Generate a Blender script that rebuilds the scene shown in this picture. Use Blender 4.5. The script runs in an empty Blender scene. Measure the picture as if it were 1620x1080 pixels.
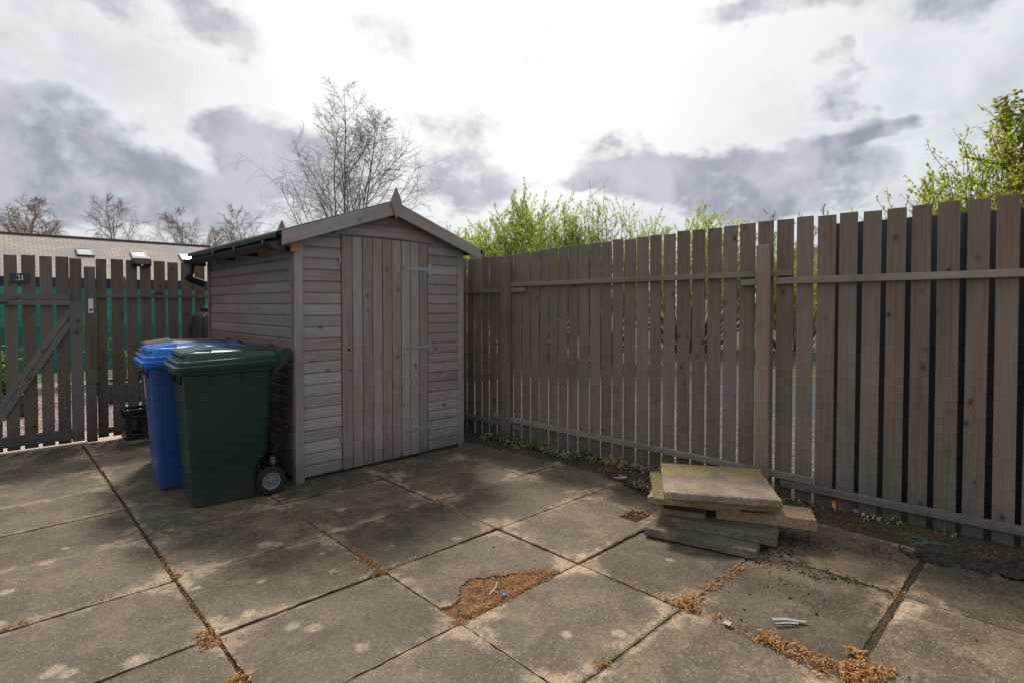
import bpy, math, random
from mathutils import Vector, Matrix, noise
R = math.radians
random.seed(7)
scn = bpy.context.scene
COL = scn.collection

# ------------------------------------------------------------------ camera
cam_d = bpy.data.cameras.new('camera'); cam = bpy.data.objects.new('camera', cam_d); COL.objects.link(cam)
cam_d.sensor_width = 36.0; cam_d.lens = 868.0/1620*36
cam_d.shift_y = -0.02364
cam_d.clip_start = 0.05; cam_d.clip_end = 2000
cam.location = (0, 0, 1.35); cam.rotation_euler = (R(90-1.3), 0, R(-43.8))
scn.camera = cam

# ------------------------------------------------------------------ light
SUN_AZ, SUN_EL = 62.0, 52.0
sl = bpy.data.lights.new('sun', 'SUN'); sl.energy = 3.0; sl.angle = R(11); sl.color = (1.0, .91, .78)
so = bpy.data.objects.new('sun', sl); COL.objects.link(so)
sd = Vector((math.cos(R(SUN_EL))*math.cos(R(SUN_AZ)), math.cos(R(SUN_EL))*math.sin(R(SUN_AZ)), math.sin(R(SUN_EL))))
so.rotation_euler = sd.to_track_quat('Z', 'Y').to_euler(); so.location = (0, 0, 30)
scn.view_settings.view_transform = 'Standard'; scn.view_settings.look = 'None'
scn.view_settings.exposure = 0.12; scn.view_settings.gamma = 1.0

class NT:
    """small helper around a node tree"""
    def __init__(s, tree): s.t = tree; s.n = tree.nodes; s.l = tree.links
    def add(s, typ, **kw):
        nd = s.n.new(typ)
        for k, v in kw.items():
            if k.startswith('i_'):
                nd.inputs[k[2:].replace('_', ' ')].default_value = v
            else: setattr(nd, k, v)
        return nd
    def put(s, sock, v):
        if hasattr(v, 'is_output'): s.l.new(v, sock)
        else: sock.default_value = v
    def math(s, op, a, b=None, c=None, clamp=False):
        nd = s.n.new('ShaderNodeMath'); nd.operation = op; nd.use_clamp = clamp
        s.put(nd.inputs[0], a)
        if b is not None: s.put(nd.inputs[1], b)
        if c is not None: s.put(nd.inputs[2], c)
        return nd.outputs[0]
    def vmath(s, op, a, b=None, scale=None):
        nd = s.n.new('ShaderNodeVectorMath'); nd.operation = op
        s.put(nd.inputs[0], a)
        if b is not None: s.put(nd.inputs[1], b)
        if scale is not None: s.put(nd.inputs['Scale'], scale)
        return nd.outputs['Value' if op in ('LENGTH', 'DOT_PRODUCT', 'DISTANCE') else 'Vector']
    def mix(s, f, a, b, mode='MIX'):
        nd = s.n.new('ShaderNodeMix'); nd.data_type = 'RGBA'; nd.blend_type = mode
        s.put(nd.inputs[0], f)
        def c(v): return tuple(v)+(1,) if isinstance(v, (tuple, list)) and len(v) == 3 else v
        s.put(nd.inputs[6], c(a)); s.put(nd.inputs[7], c(b))
        return nd.outputs[2]
    def sstep(s, v, lo, hi, a=0.0, b=1.0):
        nd = s.n.new('ShaderNodeMapRange'); nd.interpolation_type = 'SMOOTHSTEP'
        s.put(nd.inputs[0], v); nd.inputs[1].default_value = lo; nd.inputs[2].default_value = hi
        nd.inputs[3].default_value = a; nd.inputs[4].default_value = b
        return nd.outputs[0]
    def noise(s, vec, scale, detail=4, rough=.55, dist=0.0, out=0):
        nd = s.n.new('ShaderNodeTexNoise'); s.put(nd.inputs['Vector'], vec)
        nd.inputs['Scale'].default_value = scale; nd.inputs['Detail'].default_value = detail
        nd.inputs['Roughness'].default_value = rough; nd.inputs['Distortion'].default_value = dist
        return nd.outputs[out]
    def scale(s, vec, xyz):
        nd = s.n.new('ShaderNodeMapping'); s.put(nd.inputs[0], vec); nd.inputs['Scale'].default_value = xyz
        return nd.outputs[0]

# ------------------------------------------------------------------ sky
world = bpy.data.worlds.new('World'); scn.world = world; world.use_nodes = True
w = NT(world.node_tree); w.n.clear()
sky = w.add('ShaderNodeTexSky', sky_type='NISHITA', sun_disc=False)
sky.sun_elevation = R(SUN_EL); sky.sun_rotation = R(90-SUN_AZ)
tc = w.add('ShaderNodeTexCoord')
D0 = tc.outputs['Generated']
sep = w.add('ShaderNodeSeparateXYZ'); w.put(sep.inputs[0], D0)
zz = w.math('ADD', w.math('MAXIMUM', sep.outputs[2], 0.0), 0.22)
flat = w.add('ShaderNodeCombineXYZ')
w.put(flat.inputs[0], w.math('DIVIDE', sep.outputs[0], zz)); w.put(flat.inputs[1], w.math('DIVIDE', sep.outputs[1], zz)); flat.inputs[2].default_value = 3.1
FL = flat.outputs[0]
warp = w.vmath('SUBTRACT', w.noise(FL, 2.3, 5, .6, out=1), (.5, .5, .5))
warp2 = w.vmath('SUBTRACT', w.noise(D0, 9.0, 4, .6, out=1), (.5, .5, .5))
DW = w.vmath('ADD', w.vmath('ADD', D0, w.vmath('SCALE', warp, scale=.16)), w.vmath('SCALE', warp2, scale=.07))
# cloud banks: azimuth, elevation, half width, half height (degrees), weight
BANKS = [(87, 13.0, 8, 3.6, .95), (81, 10.5, 5.5, 2.8, .9), (87, 8.0, 12, 2.6, .8), (78.5, 9.0, 6, 2.4, .95), (73, 8.3, 3.5, 1.6, .6),
         (72.8, 13.8, 3.0, 3.0, .8), (69.3, 13.0, 4.6, 4.2, .95), (70, 9.5, 3.5, 2.0, .5), (64, 12.5, 3.5, 4.0, .5), (51.5, 13.5, 5.2, 3.8, 1.0), (54, 10.5, 4, 2.0, .5),
         (41, 12.3, 4.5, 1.6, .6), (36, 13.6, 5.0, 2.8, 1.0), (31.5, 12.5, 4.5, 3.0, .95), (26, 12.6, 5.0, 2.6, 1.0), (20, 12.8, 4.5, 2.8, 1.0), (23, 10.3, 8, 2.2, .8),
         (15.3, 19.3, 2.2, 2.8, .85), (13.0, 15.0, 3.6, 1.4, .8), (18, 14.8, 3, 1.8, .5), (15, 10.5, 6, 2.0, .45),
         (24.5, 26.5, 3.5, 1.7, .8), (18.5, 26.2, 5, 1.5, .6), (6, 23.5, 7, 3, .6), (79, 24.5, 7, 3.0, .6), (74.5, 22.5, 3, 2.0, .4), (88, 20, 5, 2, .35), (52, 18.5, 4, 1.6, .5), (60, 25, 6, 2.5, .35), (40, 24, 7, 3, .3),
         (130, 20, 26, 10, .8), (170, 35, 30, 14, .9), (215, 22, 30, 9, .9), (-40, 25, 28, 11, .9), (-90, 40, 30, 15, .8), (260, 60, 26, 16, .7)]
dens = None
for az, el, hw, hh, wt in BANKS:
    c = Vector((math.cos(R(el))*math.cos(R(az)), math.cos(R(el))*math.sin(R(az)), math.sin(R(el))))
    df = w.vmath('SUBTRACT', DW, tuple(c))
    sx = 1/math.radians(hw); sz = 1/(math.radians(hh)*math.cos(R(el)))
    ln = w.vmath('LENGTH', w.vmath('MULTIPLY', df, (sx, sx, sz)))
    g = w.sstep(ln, 0.25, 1.55, wt, 0.0)
    dens = g if dens is None else w.math('ADD', dens, g)
dens = w.math('MINIMUM', dens, 1.25)
puff = w.math('ADD', w.math('MULTIPLY', w.noise(FL, 4.5, 7, .6), .2), w.math('MULTIPLY', w.noise(w.scale(D0, (1, 1, 1.35)), 10.0, 9, .6), .8))
puff2 = w.noise(D0, 26.0, 4, .6)
pc = w.math('MULTIPLY_ADD', w.math('SUBTRACT', puff, .5), 3.4, .5)
dn = w.math('ADD', w.math('MULTIPLY', dens, w.math('MULTIPLY_ADD', pc, .95, .60)), w.math('MULTIPLY', w.math('SUBTRACT', pc, .5), .35))
dn = w.math('ADD', dn, w.math('MULTIPLY', w.math('SUBTRACT', puff2, .5), .55))
cl = w.sstep(dn, .16, 1.2)
sdv = w.vmath('DOT_PRODUCT', D0, tuple(Vector((math.cos(R(32))*math.cos(R(49)), math.cos(R(32))*math.sin(R(49)), math.sin(R(32))))))
glow = w.sstep(sdv, .80, .985)
wide = w.sstep(sdv, -.6, .85)
veil = w.math('ADD', w.math('MULTIPLY', w.noise(FL, 2.2, 7, .62), .4), w.math('MULTIPLY', w.noise(w.vmath('ADD', D0, (5, 2, 1)), 5.0, 7, .6), .6))
b0 = w.mix(wide, (.50, .52, .56), (.60, .635, .665))
b1 = w.mix(w.sstep(veil, .35, .62), w.vmath('SCALE', b0, scale=.90), w.vmath('SCALE', b0, scale=1.22))
base = w.mix(glow, b1, (1.04, 1.02, .985))
hor = w.sstep(sep.outputs[2], .02, .22, 1.0, 0.0)
base = w.mix(w.math('MULTIPLY', hor, .75), base, (.60, .605, .68))
dark = w.mix(w.sstep(w.noise(w.vmath('ADD', D0, (3, 1, 2)), 11.0, 6, .6), .36, .62), (.29, .31, .36), (.50, .515, .56))
dark = w.mix(w.math('MULTIPLY', glow, .40), dark, (.74, .75, .79))
rim = w.math('MULTIPLY', w.sstep(dn, .02, .30), w.sstep(dn, .30, .62, 1, 0))
base = w.mix(w.math('MULTIPLY', rim, .25), base, (.98, .97, .96))
skyc = w.mix(cl, base, dark)
skyc = w.vmath('SCALE', skyc, scale=10.0)
fin = w.mix(.93, sky.outputs[0], skyc)
bg = w.add('ShaderNodeBackground'); w.put(bg.inputs[0], fin); bg.inputs[1].default_value = .1
wo = w.add('ShaderNodeOutputWorld'); w.l.new(bg.outputs[0], wo.inputs[0])
world.cycles.sampling_method = 'MANUAL'; world.cycles.sample_map_resolution = 512

# ------------------------------------------------------------------ materials
def new_mat(name):
    m = bpy.data.materials.new(name); m.use_nodes = True
    t = NT(m.node_tree); t.n.clear()
    out = t.add('ShaderNodeOutputMaterial'); p = t.add('ShaderNodeBsdfPrincipled')
    t.l.new(p.outputs[0], out.inputs[0])
    return m, t, p, out
def bump(t, p, h, strength=.3, dist=.002):
    b = t.add('ShaderNodeBump'); b.inputs['Strength'].default_value = strength; b.inputs['Distance'].default_value = dist
    t.put(b.inputs['Height'], h); t.l.new(b.outputs[0], p.inputs['Normal'])
def attr(t, name):
    a = t.add('ShaderNodeAttribute'); a.attribute_name = name; return a
def wood(name, ca, cb, cg, rough=.75, knot=1.0, green=0.0, warm=.5):
    m, t, p, _ = new_mat(name)
    uv = t.add('ShaderNodeUVMap').outputs[0]
    tint = attr(t, 'tint').outputs['Fac']
    bl = t.noise(t.scale(uv, (1.3, 5, 1)), 1.0, 3, .5)
    # knots, one here and there along a board; the grain swirls round them
    vo = t.add('ShaderNodeTexVoronoi', feature='F1'); t.put(vo.inputs['Vector'], t.scale(uv, (8.5, 11.5, 1))); vo.inputs['Scale'].default_value = 1.0; vo.inputs['Randomness'].default_value = 1.0
    kn = t.sstep(vo.outputs['Distance'], .03, .17, 1.0, 0.0)
    halo = t.sstep(vo.outputs['Distance'], .1, .34, 1.0, 0.0)
    csep = t.add('ShaderNodeSeparateColor'); t.l.new(vo.outputs['Color'], csep.inputs[0])
    some = t.math('GREATER_THAN', csep.outputs[0], .80)
    kn = t.math('MULTIPLY', kn, some); halo = t.math('MULTIPLY', halo, some)
    duv = t.vmath('ADD', uv, t.vmath('SCALE', t.vmath('SUBTRACT', t.noise(t.scale(uv, (3, 9, 1)), 1.0, 2, .5, out=1), (.5, .5, .5)), scale=.02))
    duv = t.vmath('ADD', duv, t.vmath('MULTIPLY', (0., .012, 0.), t.vmath('SCALE', (1, 1, 1), scale=halo)))
    gr = t.noise(t.scale(duv, (1.6, 75, 1)), 1.0, 5, .65)
    gr2 = t.noise(t.scale(duv, (5, 260, 1)), 1.0, 2, .6)
    gc = t.sstep(gr, .3, .68)
    col = t.mix(gc, ca, cb)
    col = t.mix(t.sstep(t.math('ADD', bl, t.math('MULTIPLY', t.math('SUBTRACT', tint, .5), .55)), .38, .72), col, t.mix(gc, cg, tuple(min(1, x*1.22) for x in cg)))
    v = t.math('MULTIPLY_ADD', tint, .22, .89)
    v = t.math('MULTIPLY', v, t.math('MULTIPLY_ADD', gr2, .5, .75))
    v = t.math('MULTIPLY', v, t.math('MULTIPLY_ADD', bl, .5, .76))
    v = t.math('MULTIPLY', v, t.math('MULTIPLY_ADD', halo, -.30*knot, 1.0))
    v = t.math('MULTIPLY', v, t.math('MULTIPLY_ADD', kn, -.66*knot, 1.0))
    # dirty blotches
    ob = t.add('ShaderNodeTexCoord').outputs['Object']
    dirt = t.sstep(t.noise(ob, 7.0, 4, .6), .55, .78)
    v = t.math('MULTIPLY', v, t.math('MULTIPLY_ADD', dirt, -.22, 1.0))
    zs = t.add('ShaderNodeSeparateXYZ'); t.put(zs.inputs[0], ob)
    splash = t.math('MULTIPLY', t.sstep(t.math('ADD', zs.outputs[2], t.math('MULTIPLY', t.noise(ob, 9, 5, .7), .35)), .16, .48, 1, 0), t.sstep(zs.outputs[2], -.2, .0))
    v = t.math('MULTIPLY', v, t.math('MULTIPLY_ADD', splash, -.42, 1.0))
    if green > 0:
        col = t.mix(t.math('MULTIPLY', t.sstep(t.noise(ob, 2.3, 4, .6), .5, .72), green), col, (.10, .12, .07))
    cc = t.vmath('SCALE', col, scale=v)
    t.put(p.inputs['Base Color'], cc); p.inputs['Roughness'].default_value = rough
    p.inputs['Specular IOR Level'].default_value = .3
    bump(t, p, t.math('ADD', t.math('MULTIPLY', gr, .9), t.math('MULTIPLY', gr2, .45)), .8, .0022)
    return m
M = {}
M['fence'] = wood('fence_wood', (0.168, 0.124, 0.095), (0.244, 0.190, 0.150), (0.190, 0.152, 0.125), green=.3)
M['fence_rail'] = wood('fence_rail_wood', (0.214, 0.176, 0.137), (0.291, 0.248, 0.201), (0.248, 0.219, 0.179), green=.35)
M['post'] = wood('post_wood', (.235, .158, .108), (.31, .222, .16), (.25, .19, .145), green=.0)
M['gate'] = wood('gate_wood', (0.126, 0.094, 0.070), (0.185, 0.143, 0.111), (0.147, 0.120, 0.099), green=.3)
M['gate_frame'] = wood('gate_frame_wood', (0.135, 0.121, 0.103), (0.184, 0.168, 0.146), (0.157, 0.146, 0.132), green=.0)
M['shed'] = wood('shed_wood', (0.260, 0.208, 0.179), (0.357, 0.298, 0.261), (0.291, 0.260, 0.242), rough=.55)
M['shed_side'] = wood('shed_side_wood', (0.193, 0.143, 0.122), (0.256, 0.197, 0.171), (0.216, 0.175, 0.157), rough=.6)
M['shed_door'] = wood('shed_door_wood', (0.249, 0.196, 0.161), (0.343, 0.279, 0.236), (0.282, 0.248, 0.226), rough=.55)
M['raw_wood'] = wood('raw_wood', (.45, .21, .10), (.55, .28, .15), (.5, .27, .16))
M['old_board'] = wood('old_board_wood', (.20, .16, .11), (.28, .23, .17), (.2, .17, .12))

def plain(name, col, rough=.5, metal=0.0, var=.12, vs=12.0, bs=0.0, spec=.5, dirt=0.0, dcol=(.2, .18, .15)):
    m, t, p, _ = new_mat(name)
    ob = t.add('ShaderNodeTexCoord').outputs['Object']
    n = t.noise(ob, vs, 5, .6)
    c = t.vmath('SCALE', tuple(col), scale=t.math('MULTIPLY_ADD', n, 2*var, 1-var))
    if dirt > 0:
        dd = t.math('MULTIPLY', t.sstep(t.noise(ob, vs*.5, 6, .7), .45, .8), dirt)
        c = t.mix(dd, c, dcol)
    t.put(p.inputs['Base Color'], c)
    t.put(p.inputs['Roughness'], t.math('MULTIPLY_ADD', t.noise(ob, vs*2, 3, .6), .25, rough-.12))
    p.inputs['Metallic'].default_value = metal; p.inputs['Specular IOR Level'].default_value = spec
    if bs: bump(t, p, t.noise(ob, vs*8, 4, .6), bs, .002)
    return m
M['gutter'] = plain('gutter_plastic', (.018, .019, .022), .32)
M['black'] = plain('black_plastic', (.014, .014, .015), .45, dirt=.2)
M['rubber'] = plain('tyre_rubber', (.012, .012, .012), .75, bs=.2)
M['rim'] = plain('rim_plastic', (.16, .17, .185), .5, dirt=.3)
M['galv'] = plain('galvanised_steel', (.36, .37, .385), .45, .5, vs=40)
M['slate'] = plain('slate_plate', (.035, .04, .05), .5)
M['white'] = plain('white_paint', (.75, .74, .72), .5, var=.05)
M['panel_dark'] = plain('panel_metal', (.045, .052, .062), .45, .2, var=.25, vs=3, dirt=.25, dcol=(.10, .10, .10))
M['solar'] = plain('solar_glass', (.10, .08, .09), .2)
M['rust'] = plain('rusty_iron', (.085, .05, .035), .8, .3, var=.3, vs=60, bs=.4)
M['brass'] = plain('rusty_brass', (.30, .17, .05), .6, .3, var=.4, vs=90)
M['paper'] = plain('litter_plastic', (.34, .33, .33), .5, var=.15, vs=60)
M['sticker'] = plain('sticker_paper', (.55, .42, .33), .7, var=.1, vs=40)
M['sticker_grey'] = plain('sticker_print', (.14, .16, .22), .7, var=.3, vs=120)
M['twine'] = plain('twine_plastic', (.03, .25, .19), .6)
M['cap'] = plain('cap_plastic', (.06, .16, .42), .4)
M['white_strip'] = plain('sill_concrete', (.48, .38, .32), .85, vs=30, bs=.2)
M['navy'] = plain('navy_gutter', (.012, .018, .05), .5)
M['brick'] = plain('far_brick', (.28, .15, .10), .9, var=.3)
M['far_roof'] = plain('far_roof_tile', (.09, .055, .045), .9, var=.5, vs=8)
M['glass_pane'] = plain('roof_window_glass', (.62, .66, .70), .15, var=.05)
M['frame_grey'] = plain('roof_window_frame', (.05, .052, .06), .5)

def bin_mat(name, col, gl=.42):
    m, t, p, _ = new_mat(name)
    ob = t.add('ShaderNodeTexCoord').outputs['Object']
    n = t.noise(ob, 4.0, 5, .6)
    c = t.vmath('SCALE', tuple(col), scale=t.math('MULTIPLY_ADD', n, .35, .82))
    dust = t.sstep(t.noise(ob, 9.0, 7, .75), .5, .85)
    c = t.mix(t.math('MULTIPLY', dust, .08), c, (.25, .24, .21))
    sep = t.add('ShaderNodeSeparateXYZ'); t.put(sep.inputs[0], ob)
    low = t.sstep(sep.outputs[2], .0, .28, .35, 0.0)
    c = t.mix(t.math('MULTIPLY', low, t.noise(ob, 14, 5, .7)), c, (.13, .11, .085))
    scr = t.noise(t.scale(ob, (3, 3, 40)), 3.0, 6, .8)
    c = t.mix(t.sstep(scr, .68, .78, 0, .18), c, (.3, .32, .3))
    t.put(p.inputs['Base Color'], c)
    t.put(p.inputs['Roughness'], t.math('MULTIPLY_ADD', t.noise(ob, 12, 4, .6), .3, gl-.12))
    bump(t, p, t.noise(ob, 260, 2, .5), .12, .0008)
    return m
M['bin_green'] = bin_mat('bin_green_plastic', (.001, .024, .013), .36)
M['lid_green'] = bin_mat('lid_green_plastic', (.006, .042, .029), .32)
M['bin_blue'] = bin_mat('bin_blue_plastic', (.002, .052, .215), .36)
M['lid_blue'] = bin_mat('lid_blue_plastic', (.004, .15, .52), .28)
M['bin_dark'] = bin_mat('bin_dark_plastic', (.010, .009, .008))
M['lid_brown'] = bin_mat('lid_brown_plastic', (.085, .038, .027), .4)

def felt():
    m, t, p, _ = new_mat('roof_felt')
    ob = t.add('ShaderNodeTexCoord').outputs['Object']
    n = t.noise(ob, 160, 3, .7); n2 = t.noise(ob, 3, 4, .6)
    c = t.mix(n, (.015, .036, .026), (.05, .09, .066))
    c = t.vmath('SCALE', c, scale=t.math('MULTIPLY_ADD', n2, .6, .7))
    t.put(p.inputs['Base Color'], c); p.inputs['Roughness'].default_value = .95; bump(t, p, n, .5, .003)
    return m
M['felt'] = felt()

def stone(name, ca, cb, moss=0.0, mcol=(.10, .10, .03), back=False):
    m, t, p, _ = new_mat(name)
    ob = t.add('ShaderNodeTexCoord').outputs['Object']
    n = t.noise(ob, 5, 6, .65); g = t.noise(ob, 140, 3, .7); v = t.add('ShaderNodeTexVoronoi'); t.put(v.inputs['Vector'], ob); v.inputs['Scale'].default_value = 130
    c = t.mix(t.sstep(n, .35, .65), ca, cb)
    c = t.mix(t.sstep(g, .50, .66, 0, .7), c, tuple(x*.4 for x in ca))
    c = t.mix(t.sstep(v.outputs['Distance'], .0, .25, .35, 0.0), c, tuple(min(1, x*1.7) for x in cb))
    if moss: c = t.mix(t.math('MULTIPLY', t.sstep(t.noise(ob, 9, 6, .7), .42, .62), moss), c, mcol)
    if back:      # ochre lichen has spread over the far half, a grey damp band lies before it
        k = t.math('ADD', t.vmath('DOT_PRODUCT', ob, (.85, .52, 0)), t.math('MULTIPLY', t.math('SUBTRACT', n, .5), .75))
        c = t.mix(t.math('MULTIPLY', t.sstep(k, -.10, .0), .6), c, (.17, .135, .115))
        c = t.mix(t.math('MULTIPLY', t.sstep(k, .06, .12), .85), c, t.mix(g, (.24, .165, .06), (.50, .37, .16)))
    pit = t.noise(t.vmath('ADD', ob, (4, 4, 4)), 75, 5, .85)
    c = t.vmath('SCALE', c, scale=t.math('MULTIPLY_ADD', t.sstep(pit, .32, .68), .75, .58))
    t.put(p.inputs['Base Color'], c); p.inputs['Roughness'].default_value = .92
    bump(t, p, t.math('ADD', g, t.math('MULTIPLY', n, .6)), 1.0, .007)
    return m
M['stone_top'] = stone('lichen_stone', (.24, .19, .15), (.44, .36, .28), .25, (.36, .22, .06), back=True)
M['stone_mid'] = stone('mossy_stone', (.20, .155, .09), (.31, .24, .14), .6, (.16, .14, .045))
M['stone_tan'] = stone('tan_stone', (.34, .235, .14), (.42, .30, .19), .15)
M['stone_grey'] = stone('grey_mossy_stone', (.16, .13, .095), (.27, .225, .175), .6, (.085, .078, .028))

# ------------------------------------------------------------------ mesh collector
WM = {}
class MB:
    def __init__(s): s.v = []; s.f = []; s.uv = []; s.ti = []
    def face(s, idx, uvs=None, tint=.5):
        s.f.append(idx); s.uv.append(uvs if uvs else [(0, 0)]*len(idx)); s.ti.append(tint)
    def box(s, c, ex, ey, ez, L, W, T, tint=None, taper=None):
        """long side ex, width ey, thickness ez"""
        c = Vector(c); ex = Vector(ex).normalized(); ey = Vector(ey).normalized(); ez = Vector(ez).normalized()
        if tint is None: tint = random.random()
        o = len(s.v); ou = random.uniform(0, 40); ow = random.uniform(0, 40)
        loc = []
        for i in (-1, 1):
            for j in (-1, 1):
                for k in (-1, 1):
                    q = (i*L/2, j*W/2, k*T/2); loc.append(q); s.v.append(c+ex*q[0]+ey*q[1]+ez*q[2])
        for f, (a, b) in (((0, 2, 3, 1), (1, 2)), ((4, 5, 7, 6), (1, 2)), ((0, 1, 5, 4), (0, 2)), ((2, 6, 7, 3), (0, 2)), ((0, 4, 6, 2), (0, 1)), ((1, 3, 7, 5), (0, 1))):
            s.face([o+i for i in f], [(loc[i][a]+ou, loc[i][b]+ow+(7 if b == 2 else 0)) for i in f], tint)
    def bx(s, x0, x1, y0, y1, z0, z1, grain='x', tint=None):
        c = ((x0+x1)/2, (y0+y1)/2, (z0+z1)/2); d = (abs(x1-x0), abs(y1-y0), abs(z1-z0))
        E = {'x': (1, 0, 0), 'y': (0, 1, 0), 'z': (0, 0, 1)}; S = dict(x=d[0], y=d[1], z=d[2])
        rest = sorted([k for k in 'xyz' if k != grain], key=lambda k: -S[k])
        s.box(c, E[grain], E[rest[0]], E[rest[1]], S[grain], S[rest[0]], S[rest[1]], tint)
    def beam(s, p, q, W, T, up=(0, 0, 1), tint=None):
        p = Vector(p); q = Vector(q); ex = (q-p).normalized(); ez = Vector(up).cross(ex)
        ez.normalize(); ey = ex.cross(ez).normalized()
        s.box((p+q)/2, ex, ey, ez, (q-p).length, W, T, tint)
    def prism(s, pts, d, tint=None, uvax=None):
        """polygon pts (3D, ordered) extruded by vector d"""
        if tint is None: tint = random.random()
        pts = [Vector(p) for p in pts]; d = Vector(d); n = len(pts); o = len(s.v)
        s.v += pts + [p+d for p in pts]
        ux = (pts[1]-pts[0]).normalized() if uvax is None else Vector(uvax).normalized()
        uy = d.cross(ux).normalized(); ou = random.uniform(0, 40); ow = random.uniform(0, 40)
        U = [(p.dot(ux)+ou, p.dot(uy)+ow) for p in pts]
        nrm = Vector((0, 0, 0))
        for i in range(n): nrm += pts[i].cross(pts[(i+1) % n])
        fl = nrm.dot(d) > 0
        a = list(range(n)); 
        s.face([o+i for i in (a[::-1] if fl else a)], [U[i] for i in (a[::-1] if fl else a)], tint)
        s.face([o+n+i for i in (a if fl else a[::-1])], [U[i] for i in (a if fl else a[::-1])], tint)
        for i in range(n):
            j = (i+1) % n; q = [o+i, o+j, o+n+j, o+n+i]; L = (pts[j]-pts[i]).length; dl = d.length
            uu = [(ou, ow+9), (ou+L, ow+9), (ou+L, ow+9+dl), (ou, ow+9+dl)]
            if not fl: q.reverse(); uu.reverse()
            s.face(q, uu, tint)
    def tube(s, pts, rad, n=8, caps=True, tint=.5):
        pts = [Vector(p) for p in pts]; m = len(pts); o = len(s.v)
        if not isinstance(rad, (list, tuple)): rad = [rad]*m
        prev = None
        for i, p in enumerate(pts):
            t = (pts[min(i+1, m-1)]-pts[max(i-1, 0)])
            if t.length < 1e-9: t = Vector((0, 0, 1))
            t.normalize()
            if prev is None:
                a = Vector((1, 0, 0)) if abs(t.x) < .8 else Vector((0, 1, 0)); u = t.cross(a).normalized()
            else: u = (prev - t*prev.dot(t)); u = u.normalized() if u.length > 1e-6 else t.orthogonal().normalized()
            prev = u; v = t.cross(u)
            for k in range(n):
                an = 2*math.pi*k/n; s.v.append(p+(u*math.cos(an)+v*math.sin(an))*rad[i])
        acc = 0
        for i in range(m-1):
            L = (pts[i+1]-pts[i]).length
            for k in range(n):
                k2 = (k+1) % n
                s.face([o+i*n+k, o+i*n+k2, o+(i+1)*n+k2, o+(i+1)*n+k], [(acc, k/n), (acc, (k+1)/n), (acc+L, (k+1)/n), (acc+L, k/n)], tint)
            acc += L
        if caps and n > 2:
            s.face([o+k for k in range(n)][::-1], None, tint); s.face([o+(m-1)*n+k for k in range(n)], None, tint)
    def lathe(s, prof, axis_o, axis=(0, 0, 1), n=24, tint=.5, caps=True):
        """prof = [(r, h)]"""
        ax = Vector(axis).normalized(); u = ax.orthogonal().normalized(); v = ax.cross(u); O = Vector(axis_o); o = len(s.v)
        for r, h in prof:
            for k in range(n):
                a = 2*math.pi*k/n; s.v.append(O+ax*h+(u*math.cos(a)+v*math.sin(a))*r)
        for i in range(len(prof)-1):
            for k in range(n):
                k2 = (k+1) % n; s.face([o+i*n+k, o+i*n+k2, o+(i+1)*n+k2, o+(i+1)*n+k], None, tint)
        if caps:
            s.face([o+k for k in range(n)][::-1], None, tint); s.face([o+(len(prof)-1)*n+k for k in range(n)], None, tint)
    def loft(s, rings, tint=.5, caps=True):
        o = len(s.v); n = len(rings[0])
        for r in rings: s.v += [Vector(p) for p in r]
        for i in range(len(rings)-1):
            for k in range(n):
                k2 = (k+1) % n; s.face([o+i*n+k, o+i*n+k2, o+(i+1)*n+k2, o+(i+1)*n+k], None, tint)
        if caps:
            s.face([o+k for k in range(n)][::-1], None, tint); s.face([o+(len(rings)-1)*n+k for k in range(n)], None, tint)
    def build(s, name, mat, parent=None, bevel=0.0, smooth=False, local=False, origin=None, seg=1):
        me = bpy.data.meshes.new(name)
        if parent is not None:
            mw = WM[parent]
            vs = s.v if local else [mw.inverted() @ p for p in s.v]
        else:
            if origin is None:
                xs = [p[0] for p in s.v]; ys = [p[1] for p in s.v]; zs = [p[2] for p in s.v]
                origin = ((min(xs)+max(xs))/2, (min(ys)+max(ys))/2, min(zs))
            vs = [Vector(p)-Vector(origin) for p in s.v]; mw = Matrix.Translation(origin)
        me.from_pydata([tuple(p) for p in vs], [], s.f)
        uvl = me.uv_layers.new(name='UVMap'); flat_uv = [c for f in s.uv for u in f for c in u]
        uvl.data.foreach_set('uv', flat_uv)
        at = me.attributes.new('tint', 'FLOAT', 'FACE'); at.data.foreach_set('value', s.ti)
        if smooth: me.polygons.foreach_set('use_smooth', [True]*len(s.f))
        ob = bpy.data.objects.new(name, me); COL.objects.link(ob)
        for m_ in (mat if isinstance(mat, list) else [mat]): me.materials.append(m_)
        if parent is not None: ob.parent = parent
        else: ob.location = origin
        WM[ob] = mw
        if bevel:
            b = ob.modifiers.new('bevel', 'BEVEL'); b.width = bevel; b.segments = seg; b.limit_method = 'ANGLE'; b.angle_limit = R(35)
            if smooth: b.harden_normals = False
        if smooth:
            try:
                me.set_sharp_from_angle(angle=R(38))
            except Exception: pass
        return ob
def thing(name, loc, label, cat, group=None, rz=0.0):
    o = bpy.data.objects.new(name, None); COL.objects.link(o); o.empty_display_size = .1
    o.location = loc; o.rotation_euler = (0, 0, rz); WM[o] = Matrix.Translation(loc) @ Matrix.Rotation(rz, 4, 'Z')
    return tag(o, label, cat, group)
def tag(o, label=None, cat=None, group=None, kind=None):
    if label: o['label'] = label
    if cat: o['category'] = cat
    if group: o['group'] = group
    if kind: o['kind'] = kind
    return o

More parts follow.
